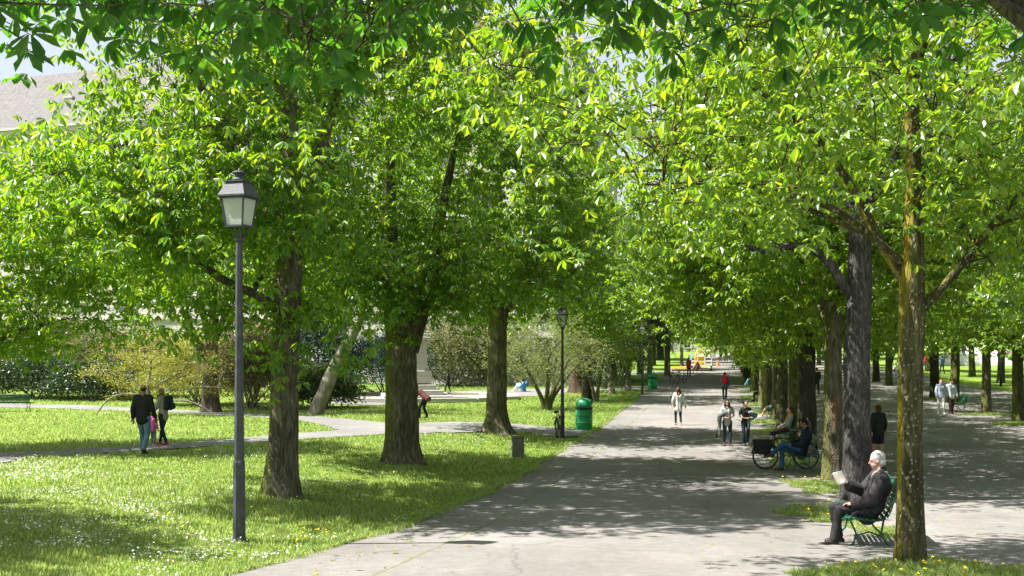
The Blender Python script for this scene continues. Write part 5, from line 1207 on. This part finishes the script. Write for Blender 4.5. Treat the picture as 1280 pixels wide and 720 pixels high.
def make_lamp(label, group):
    root = empty('street_lamp', (0, 0, 0), 0, label, 'street lamp', group); m = MB(); n = 8
    m.lathe([(.085, -.1), (.085, .05), (.078, .08), (.076, .10), (.072, .95), (.071, .96), (.070, .99), (.062, 1.02), (.052, 2.2), (.042, 3.5), (.038, 3.66), (.055, 3.68), (.055, 3.71), (.03, 3.73), (.03, 3.80)], n)
    m.build('post', IRON, root)
    m = MB()
    for q in range(4):
        a = R(45 + 90 * q); c_, s_ = math.cos(a), math.sin(a)
        m.tube([(c_ * r_, s_ * r_, z) for r_, z in ((.03, 3.70), (.05, 3.72), (.08, 3.765), (.095, 3.82), (.12, 3.845), (.14, 3.85))], .012, 6)
    m.build('bracket', IRON, root, True)
    zb, zt, wb, wt = 3.85, 4.20, .112, .152; k = math.sqrt(2)
    m = MB()
    m.box((0, 0, zb), (wb * 2 + .02, wb * 2 + .02, .022))
    for sx in (-1, 1):
        for sy in (-1, 1): m.tube([(sx * wb, sy * wb, zb), (sx * wt, sy * wt, zt)], .013, 6)
    m.box((0, 0, zt + .011), (wt * 2 + .07, wt * 2 + .07, .02)); m.box((0, 0, zt - .012), (wt * 2 + .03, wt * 2 + .03, .02))
    lt = m.build('lantern_frame', IRON, root)
    for q in range(4):
        m = MB(); Rz = Matrix.Rotation(R(90 * q), 3, 'Z')
        V = [Rz @ V3(p_) for p_ in ((-wb + .006, -wb + .004, zb + .01), (wb - .006, -wb + .004, zb + .01), (wt - .006, -wt + .004, zt), (-wt + .006, -wt + .004, zt))]
        V2 = [v + Rz @ V3((0, .006, 0)) for v in V]
        m.add(V + V2, [(0, 1, 2, 3), (7, 6, 5, 4), (0, 4, 5, 1), (1, 5, 6, 2), (2, 6, 7, 3), (3, 7, 4, 0)]); m.build('glass_pane', GLASS, lt)
    m = MB()
    m.lathe([((wt + .03) * k, zt + .02), ((wt + .025) * k, zt + .03), ((wt - .03) * k, zt + .15), ((wt - .036) * k, zt + .178), ((wt - .022) * k, zt + .182), ((wt - .022) * k, zt + .196), ((wt - .05) * k, zt + .20)], 4)
    m.build('roof', IRON, root)
    m = MB(); m.lathe([(.095, 4.40), (.085, 4.425), (.06, 4.44), (.05, 4.465), (.06, 4.475), (.085, 4.49), (.085, 4.505), (.05, 4.52), (.015, 4.525), (.012, 4.545), (.004, 4.56)], 16); m.build('finial', IRON, root, True)
    return root
l1 = make_lamp('nearest lamp post, standing alone on the lawn at left', 'lamp posts along the left of the promenade')
def lampat(px, py, hp): 
    p = gp(px, py); return p, hp * p.y / F / 4.56
p, s_ = lampat(299, 678, 470); l1.location = p - V3((0, 0, .02)); l1.rotation_euler = (0, 0, R(-17)); l1.scale = (s_, s_, s_)
for (px, py, hp, lab) in ((703, 547, 167, 'second lamp post, with a bicycle leaning on it'), (803, 493, 88, 'third lamp post, left of the farther green bin'), (837, 471, 62, 'fourth lamp post, near the white bicycles')):
    p, s_ = lampat(px, py, hp); copy_tree(l1, p, R(-17), s_, lab)
# ------------------------------------------------------------------ bins
BIN = simple('bin_green', (.015, .28, .10), (.02, .34, .13), rough=.35, scale=6, bump=.05); BIN_R = simple('bin_rim_black', (.02, .022, .022), rough=.5)
def make_bin(label):
    root = empty('litter_bin', (0, 0, 0), 0, label, 'bin', 'green litter bins'); r_ = .285
    m = MB(); m.lathe([(r_ * .96, -.03), (r_, .02), (r_, .24), (r_ * 1.012, .25), (r_ * 1.012, .27), (r_, .28), (r_, .50), (r_ * 1.012, .51), (r_ * 1.012, .53), (r_, .54), (r_, .70)], 28); m.build('drum', BIN, root, True)
    m = MB(); m.lathe([(r_ * 1.035, .69), (r_ * 1.05, .70), (r_ * 1.05, .755), (r_ * 1.0, .765)], 28); m.build('rim', BIN_R, root)
    m = MB()
    for z in (.26, .52): m.lathe([(r_ * 1.014, z - .004), (r_ * 1.018, z), (r_ * 1.014, z + .004)], 28)
    m.build('hoop', simple('hoop_light', (.25, .5, .35)), root)
    m = MB(); pr = [(r_ * .98, .755), (r_ * .98, .82)] + [(.06 + (r_ * .98 - .06) * math.cos(a * math.pi / 14), .82 + .24 * math.sin(a * math.pi / 14)) for a in range(1, 7)] + [(.06, 1.06), (.01, 1.062)]
    m.lathe(pr, 28); m.build('lid', BIN, root, True)
    m = MB(); m.cap((.19, -.02, .88), .10, (.20, .02, .90), .10, 14); m.build('opening', BIN_R, root, True)
    return root
b1 = make_bin('nearer green domed litter bin, just right of the bicycle lamp'); p = gp(730, 537); b1.location = p; s_ = 39.5 * p.y / F / 1.06; b1.scale = (s_,) * 3
p = gp(816, 487); copy_tree(b1, p, 0, 21.5 * p.y / F / 1.06, 'farther green domed litter bin, by the weeping conifers')
p = gp(863, 452); copy_tree(b1, p, 0, 1.1, 'distant green bin left of the work trailer')
m = MB(); m.ell((-.02, -.195, 1.75), (.06, .028, .34)); m.ell((-.01, -.20, 1.45), (.045, .025, .22)); m.build('bark_scar', simple('bare_wood', (.11, .055, .03), (.20, .11, .06), rough=.9, scale=12, bump=.6), P[0], True)
# ------------------------------------------------------------------ stone post
STONE = simple('weathered_stone', (.13, .12, .09), (.24, .22, .17), rough=.9, scale=7, bump=.7)
p = gp(647, 572); m = MB(); m.box((0, 0, .24), (.36, .26, .80), taper=.97); o = m.build('stone_post', STONE); o.location = p; o.rotation_euler = (0, 0, R(8)); bevel(o, .02, 2); tag(o, 'short square stone post at the lawn edge by the fluted trunk', 'stone post')
# ------------------------------------------------------------------ bust on its pedestal, kerbed bed round it
LIME = simple('pale_limestone', (.30, .29, .26), (.40, .385, .35), rough=.85, scale=5, bump=.4)
pc = gp(520, 499); root = empty('bust_monument', pc, R(10), 'pale stepped stone pedestal with a dark bust, half hidden by the forked chestnut', 'monument')
m = MB(); 
for hw, z0, z1 in ((2.0, -.1, .3), (1.5, .3, .6), (1.1, .6, .9)): m.box((0, 0, (z0 + z1) / 2), (hw * 2, hw * 2, z1 - z0))
bevel(m.build('steps', LIME, root), .03)
m = MB(); m.box((0, 0, 1.35), (1.7, 1.7, .74)); m.box((0, 0, 2.6), (1.3, 1.3, 1.8), taper=.9); m.box((0, 0, 3.6), (1.55, 1.55, .2)); m.box((0, 0, 3.8), (1.2, 1.2, .22)); bevel(m.build('pedestal', LIME, root), .03)
m = MB(); m.cap((-.25, 0, 4.2), .28, (.25, 0, 4.2), .28); m.cap((0, 0, 4.4), .2, (0, 0, 4.7), .16); m.ell((0, -.02, 4.95), (.25, .29, .34)); m.cap((-.1, 0, 3.95), .2, (.1, 0, 3.95), .2); remesh(m.build('bust', simple('bronze_dark', (.03, .035, .03), (.06, .07, .055), rough=.5, metal=.6), root, True), .05, 3)
m = MB(); nn = 10; Rk = 6.3
for q in range(nn):
    a = R(36 * q + 18); b = R(36 * (q + 1) + 18); A = (Rk * math.cos(a), Rk * .55 * math.sin(a)); B = (Rk * math.cos(b), Rk * .55 * math.sin(b))
    cx, cy = (A[0] + B[0]) / 2, (A[1] + B[1]) / 2; L_ = math.hypot(B[0] - A[0], B[1] - A[1])
    m.box((cx, cy, .11), (L_ - .02, .28, .3), rz=math.atan2(B[1] - A[1], B[0] - A[0]))
o = bevel(m.build('kerb_ring', LIME), .03); o.location = pc; tag(o, 'low stone kerb ringing the gravel bed of the bust', 'kerb')
m = MB(); m.lathe([(1, .03), (.98, .07)], 40); o = m.build('gravel_bed', simple('gravel_tan', (.30, .24, .18), (.42, .36, .28), rough=.95, scale=60, bump=.8), loc=pc); o.scale = (Rk * .97, Rk * .55 * .97, 1); tag(o, kind='structure')
# ------------------------------------------------------------------ white monument at right
p = gp(1215, 456); root = empty('white_monument', p, R(-20), 'white stone obelisk on the far right lawn', 'monument')
m = MB(); m.box((0, 0, .25), (12, 5, .7)); m.box((0, 0, 1.0), (8, 4, .9)); bevel(m.build('base', WHITEST := simple('white_stone', (.68, .67, .64), (.75, .74, .72), rough=.8), root), .05)
m = MB(); m.box((0, 0, 3.4), (4.2, 2.4, 4), taper=.72); m.box((0, 0, 6), (2.2, 1.6, 1.4), taper=.8); bevel(m.build('shaft', WHITEST, root), .05)
p = gp(1252, 462); root = empty('parasol', p, 0, 'small pale pink parasol on the far right lawn', 'parasol'); m = MB(); m.lathe([(.02, 2.5), (.6, 2.25), (1.25, 1.75), (1.22, 1.74), (.6, 2.2), (.02, 2.45)], 8); m.build('canopy', cloth('pink_cloth', (.7, .5, .5)), root); m = MB(); m.tube([(0, 0, 0), (0, 0, 2.5)], .03, 8); m.build('pole', IRON, root)
m = MB(); m.lathe([(.09, -.05), (.08, 1), (.06, 3.6), (.05, 5)], 8); m.build('post', IRON_D, root2 := empty('street_lamp', gp(1251, 483), 0, 'thin dark lamp post at the right, in front of the far lawn', 'street lamp'), True); m = MB(); m.lathe([(.05, 5), (.25, 5.05), (.34, 5.5), (.2, 5.6), (.02, 5.75)], 8); m.build('lantern', GLASS, root2)
# ------------------------------------------------------------------ work trailer, warning sign, far things
YEL = simple('machine_yellow', (.70, .42, .02), (.80, .50, .03), rough=.4); WP = simple('trailer_grey', (.50, .50, .48), (.62, .62, .60), rough=.5)
p = gp(877, 463.5); root = empty('work_trailer', p, R(-12), 'work trailer with a pale cage and yellow machines on the promenade', 'trailer')
m = MB(); m.box((0, 0, .62), (2.2, 3.0, .10)); m.build('deck', WP, root)
m = MB()
for x in (-1.08, -.36, .36, 1.08):
    for y in (-1.45, 1.45): m.tube([(x, y, .66), (x, y, 2.7)], .045, 6)
for z in (1.05, 1.6, 2.15, 2.7):
    for y in (-1.45, 1.45): m.tube([(-1.1, y, z), (1.1, y, z)], .04, 6)
    for x in (-1.08, 1.08): m.tube([(x, -1.45, z), (x, 1.45, z)], .04, 6)
m.build('cage', WP, root)
for x in (-1.0, 1.0):
    h = MB(); h.tube([(x - .1, 0, .30), (x + .1, 0, .30)], .32, 18); w_ = h.build('wheel', TYRE, root); h = MB(); h.tube([(x - .11, 0, .30), (x + .11, 0, .30)], .15, 12); h.build('rim', WP, w_)
h = MB(); h.tube([(0, -1.5, .6), (.6, -2.6, .5), (1.0, -3.3, .42)], .06, 6); h.build('drawbar', YEL, root)
h = MB(); h.box((-.2, -.3, 1.05), (1.1, 1.4, .7)); h.cap((-.5, -.9, 1.5), .2, (.2, -.9, 1.55), .22); h.tube([(-.3, 0, 1.4), (-.5, .2, 2.2), (.1, .3, 2.3)], .07, 8); bevel(h.build('machine', YEL, root), .05)
h = MB(); h.box((.1, -.2, 2.2), (.7, .9, .5)); bevel(h.build('tank', YEL, root), .08)
p = gp(872, 467); root = empty('warning_sign', p, R(-5), 'red-edged triangular road works sign standing before the trailer', 'road sign')
m = MB(); m.add([(-.55, 0, .25), (.55, 0, .25), (0, .15, 1.25), (-.55, .03, .25), (.55, .03, .25), (0, .18, 1.25)], [(0, 1, 2), (5, 4, 3), (0, 3, 4, 1), (1, 4, 5, 2), (2, 5, 3, 0)]); m.build('plate', simple('sign_red', (.65, .05, .04), bump=0), root)
m = MB(); m.add([(-.36, -.008, .355), (.36, -.008, .355), (0, .10, 1.03)], [(0, 1, 2)]); m.build('face', simple('sign_white', (.75, .72, .68), bump=0), root)
m = MB(); m.cap((0, -.0, .55), .05, (.05, .02, .75), .05); m.ell((.03, .02, .86), (.05, .03, .05)); m.tube([(-.02, -.02, .5), (-.12, -.03, .4)], .03, 6); m.tube([(.0, -.02, .5), (.08, -.03, .4)], .03, 6); m.tube([(.05, -.02, .7), (.18, -.03, .5)], .02, 6); m.build('symbol', BLACK, root)
m = MB(); m.tube([(-.4, .02, .3), (-.45, -.1, 0)], .03, 6); m.tube([(.4, .02, .3), (.45, -.1, 0)], .03, 6); m.tube([(0, .17, 1.1), (0, .6, 0)], .03, 6); m.build('stand', IRON, root)
p = gp(897, 458); m = MB(); m.lathe([(.28, 0), (.28, .05), (.2, .06), (.05, .8), (.03, .82)], 14); m.build('cone', simple('cone_orange', (.6, .16, .06)), r0 := empty('traffic_cone', p, 0, 'orange traffic cone right of the work trailer', 'traffic cone')); m = MB(); m.lathe([(.152, .30), (.115, .45)], 14); m.build('stripe', WHITE, r0)
p = gp(852, 464); m = MB(); m.box((0, 0, .1), (2.4, 1.0, .35)); bevel(m.build('planter', STONE, r0 := empty('flower_bed', p, R(5), 'low bed of orange and yellow flowers left of the worker', 'flower bed')), .05); rg = np.random.default_rng(4); V, Fs = single_leaves(rg, rg.normal(0, 1, (900, 3)) * [.6, .25, .07] + [0, 0, .36], .09, .8); link('blooms', npmesh('blooms', V, [Fs]), YPETAL, r0)

# ------------------------------------------------------------------ grass round the right hand trunks
TT = [gp(1137, 712), gp(1073, 624)]
rngg = np.random.default_rng(17)
def tuft(cx, cy, rx, ry, n, h, lab, fl=0):
    a = rngg.uniform(0, 6.28, n); r_ = np.sqrt(rngg.random(n)); ed = 1 + .25 * np.sin(3 * a + cx) + .15 * np.sin(7 * a + cy)
    lx, ly = r_ * np.cos(a) * rx * ed, r_ * np.sin(a) * ry * ed
    x, y = cx + lx * CT + ly * ST, cy - lx * ST + ly * CT
    V, Fb = blades(rngg, x, y, h * (1.1 - .5 * r_), .010 + .0006 * y, .8)
    tag(link('grass', npmesh('grass', V, [Fb]), BLADE), kind='stuff', label=lab)
    if fl:
        i = rngg.integers(0, n, fl); flower(rngg, x[i], y[i], rngg.uniform(h * .8, h * 1.3, fl), rngg.uniform(.014, .02, fl), 'dandelions', YPETAL, 'yellow dandelions in the grass ' + lab.split('grass ')[-1], 7)
tuft(TT[0].x + .1, TT[0].y - .25, .75, .75, 6500, .14, 'unmown grass at the foot of the lichen-covered trunk', 26)
tuft(TT[0].x - .75, TT[0].y - .55, .6, .45, 3500, .12, 'unmown grass left of the lichen-covered trunk', 16)
tuft(TT[0].x + 1.0, TT[0].y - .5, .6, .4, 3000, .11, 'unmown grass right of the lichen-covered trunk', 12)
q0 = gp(1030, 645); tuft(q0.x + .15, q0.y + .1, .75, 1.5, 7000, .10, 'grass in front of the dark grey trunk', 45)
q0 = gp(1020, 609); tuft(q0.x + .1, q0.y, .75, 1.3, 6000, .10, 'grass around the scarred trunk', 30)
q0 = gp(1100, 672); tuft(q0.x + .2, q0.y + .4, .35, .8, 1500, .09, 'grass under the reader\'s bench', 8)
for d in ds[1:12]:
    q0 = rowpt(d, 2.1); tuft(q0.x, q0.y - .2, .9, 1.5, 3000, .12, 'grass round a trunk of the promenade row at %d metres' % d)
for px in (1273, 1233, 1168):
    q0 = onrow(px, 12.6); tuft(q0.x - .2, q0.y - .6, 1.2, 1.2, 3000, .13, 'grass round a trunk of the second row')

# ------------------------------------------------------------------ buildings
m, nt, out = newmat('facade_stone')
tc = N(nt, 'ShaderNodeTexCoord'); br = N(nt, 'ShaderNodeTexBrick'); br.offset = .5
for k_, v_ in (('Scale', 1.0), ('Mortar Size', .012), ('Brick Width', 1.1), ('Row Height', .32), ('Bias', 0)): br.inputs[k_].default_value = v_
br.inputs['Color1'].default_value = (.46, .44, .39, 1); br.inputs['Color2'].default_value = (.52, .50, .45, 1); br.inputs['Mortar'].default_value = (.25, .235, .21, 1)
mp = N(nt, 'ShaderNodeMapping'); mp.inputs['Rotation'].default_value = (R(90), 0, 0); nt.links.new(tc.outputs['Object'], mp.inputs[0]); nt.links.new(mp.outputs[0], br.inputs['Vector'])
nz = N(nt, 'ShaderNodeTexNoise', i_Scale=.7, i_Detail=8); nt.links.new(tc.outputs['Object'], nz.inputs['Vector']); rr = ramp(nt, [(.3, (.8, .8, .78)), (.7, (1.1, 1.1, 1.1))]); nt.links.new(nz.outputs['Fac'], rr.inputs[0])
mx = N(nt, 'ShaderNodeMix', data_type='RGBA', blend_type='MULTIPLY'); mx.inputs[0].default_value = 1; nt.links.new(br.outputs[0], mx.inputs[6]); nt.links.new(rr.outputs[0], mx.inputs[7])
b = N(nt, 'ShaderNodeBsdfPrincipled', i_Roughness=.9); nt.links.new(mx.outputs[2], b.inputs['Base Color']); bp = N(nt, 'ShaderNodeBump', i_Strength=.6, i_Distance=.03); nt.links.new(br.outputs['Fac'], bp.inputs['Height']); bp.invert = True; nt.links.new(bp.outputs[0], b.inputs['Normal']); nt.links.new(b.outputs[0], out.inputs[0])
WALLM = m; TRIM = simple('trim_stone', (.48, .46, .42), (.56, .54, .50), rough=.85, scale=3, bump=.2); ROOFM = simple('roof_slate', (.13, .125, .12), (.19, .18, .175), rough=.95, spec=.1, scale=3, bump=.6, bscale=12)
WGLASS = simple('window_glass', (.03, .04, .05), (.05, .06, .07), rough=.08, bump=0, spec=.8)
def building(label, loc, rz, W, H, D, nfl, nwin, roof=3.6, wm=WALLM, mansard=True, win=(1.3, 2.3)):
    root = empty('stone_building', loc, rz, label, 'building')
    fh = H / nfl; m = MB(); xs = [-W / 2 + W * (k + .5) / nwin for k in range(nwin)]; ww, wh = win
    # front wall built round real openings
    xb = [-W / 2]; 
    for x in xs: xb += [x - ww / 2, x + ww / 2]
    xb.append(W / 2); zb = [0]
    for f in range(nfl): zb += [f * fh + fh * .28, f * fh + fh * .28 + wh]
    zb.append(H)
    for i_ in range(len(xb) - 1):
        for j_ in range(len(zb) - 1):
            if i_ % 2 == 1 and j_ % 2 == 1: continue
            m.box(((xb[i_] + xb[i_ + 1]) / 2, .2, (zb[j_] + zb[j_ + 1]) / 2), (xb[i_ + 1] - xb[i_], .4, zb[j_ + 1] - zb[j_]))
    m.box((-W / 2 + .2, D / 2 + .2, H / 2), (.4, D - .4, H)); m.box((W / 2 - .2, D / 2 + .2, H / 2), (.4, D - .4, H)); m.box((0, D + .2, H / 2), (W, .4, H)); m.box((0, D / 2, -.3), (W, D, .5))
    m.build('wall', wm, root)
    cnt = 0
    for f in range(nfl):
        for x in xs:
            z = f * fh + fh * .28; cnt += 1
            if cnt > 95: break
            m = MB()
            for s_ in (-1, 1): m.box((x + s_ * (ww / 2 + .09), -.03, z + wh / 2), (.18, .12, wh))
            m.box((x, -.05, z + wh + .12), (ww + .6, .2, .24)); m.box((x, -.09, z - .08), (ww + .5, .28, .16))
            wn = m.build('window', TRIM, root)
            m = MB(); m.box((x, .30, z + wh / 2), (ww, .03, wh)); m.build('pane', WGLASS, wn)
            m = MB(); m.box((x, .27, z + wh / 2), (.08, .03, wh)); m.box((x, .268, z + wh * .66), (ww, .03, .07)); m.build('sash', WP, wn)
    m = MB(); m.box((0, -.12, H + .2), (W + .8, 1.2, .4)); m.box((0, -.2, H + .5), (W + 1.2, 1.4, .2)); m.box((0, -.06, fh + .02), (W + .1, .16, .3)); m.build('cornice', TRIM, root)
    m = MB(); m.add([(-W / 2 - .4, -.6, H + .6), (W / 2 + .4, -.6, H + .6), (W / 2 + .4, D + .8, H + .6), (-W / 2 - .4, D + .8, H + .6), (-W / 2 + 2, D / 2 - 2.5, H + .6 + roof), (W / 2 - 2, D / 2 - 2.5, H + .6 + roof), (W / 2 - 2, D / 2 + 2.5, H + .6 + roof), (-W / 2 + 2, D / 2 + 2.5, H + .6 + roof)],
              [(0, 1, 5, 4), (1, 2, 6, 5), (2, 3, 7, 6), (3, 0, 4, 7), (4, 5, 6, 7), (3, 2, 1, 0)]); rf = m.build('roof', ROOFM, root)
    for k in range(max(2, int(W / 11))):
        x = -W / 2 + 5 + k * 11; zz = H + .6 + roof * .25
        m = MB(); m.box((x, D * .15, zz + .7), (.9, .6, 1.6)); m.box((x, D * .15, zz + 1.56), (1.05, .75, .14)); m.lathe([(.14, zz + 1.6), (.12, zz + 2.1)], 8, (x, D * .15, 0)); m.build('chimney', TRIM, rf)
    return root
building('long pale stone building with a grey roof behind the trees at left', V3((-26, 84, -.2)), R(-18), 64, 22.0, 16, 4, 15, roof=6.5)
building('pale building closing the far left of the path, seen between trunks', V3((30, 235, 0)), R(-8), 90, 15, 14, 4, 20, roof=4, win=(1.4, 2.0))
building('pale building far beyond the right hand trees', V3((150, 200, 0)), R(-35), 80, 16, 14, 4, 18, roof=4, win=(1.4, 2.0))
building('small pale building far left behind the shrubs', V3((-78, 95, -.2)), R(-30), 34, 14, 12, 3, 8, roof=4)
EXPO = 1.6
# ------------------------------------------------------------------ camera and light
cam = bpy.data.cameras.new('camera'); co = bpy.data.objects.new('camera', cam); COL.objects.link(co)
co.location = (0, 0, EYE); co.rotation_euler = (R(90), 0, 0)
cam.lens = 36.0 * F / 1280; cam.sensor_width = 36; cam.shift_y = 60 / 1280; cam.clip_end = 3000; cam.clip_start = .1
scene.camera = co
EL, AZ = R(56), math.atan2(-.10, -1.0)          # the sun stands high to the left
sd = Vector((math.cos(AZ) * math.cos(EL), math.sin(AZ) * math.cos(EL), math.sin(EL)))
sl = bpy.data.lights.new('sun', 'SUN'); sl.energy = 5.0; sl.angle = R(.53); sl.color = (1, .965, .905)
so = bpy.data.objects.new('sun', sl); COL.objects.link(so); so.rotation_euler = sd.to_track_quat('Z', 'Y').to_euler(); so.location = (-30, 0, 40)
wd = bpy.data.worlds.new('World'); scene.world = wd; wd.use_nodes = True
nt = wd.node_tree; bg = nt.nodes['Background']
sk = nt.nodes.new('ShaderNodeTexSky'); sk.sky_type = 'NISHITA'; sk.sun_disc = False; sk.sun_elevation = EL
sk.sun_rotation = math.atan2(sd.x, sd.y)
sk.air_density = 1.0; sk.dust_density = 2.0
hz = nt.nodes.new('ShaderNodeMix'); hz.data_type = 'RGBA'; hz.inputs[0].default_value = .40; hz.inputs[7].default_value = (8.6, 8.8, 9.0, 1)   # thin white haze veil over the blue
nt.links.new(sk.outputs[0], hz.inputs[6]); nt.links.new(hz.outputs[2], bg.inputs[0]); bg.inputs[1].default_value = .052
vs = scene.view_settings; vs.view_transform = 'Standard'; vs.look = 'None'; vs.gamma = 1; vs.exposure = EXPO; vs.use_curve_mapping = False
scene.render.engine = 'CYCLES'
cy = scene.cycles
cy.max_bounces = 8; cy.diffuse_bounces = 3; cy.glossy_bounces = 2; cy.transmission_bounces = 5; cy.transparent_max_bounces = 6
cy.use_denoising = True; cy.sample_clamp_indirect = 6; cy.caustics_reflective = False; cy.caustics_refractive = False
cy.use_adaptive_sampling = True; cy.adaptive_threshold = .015
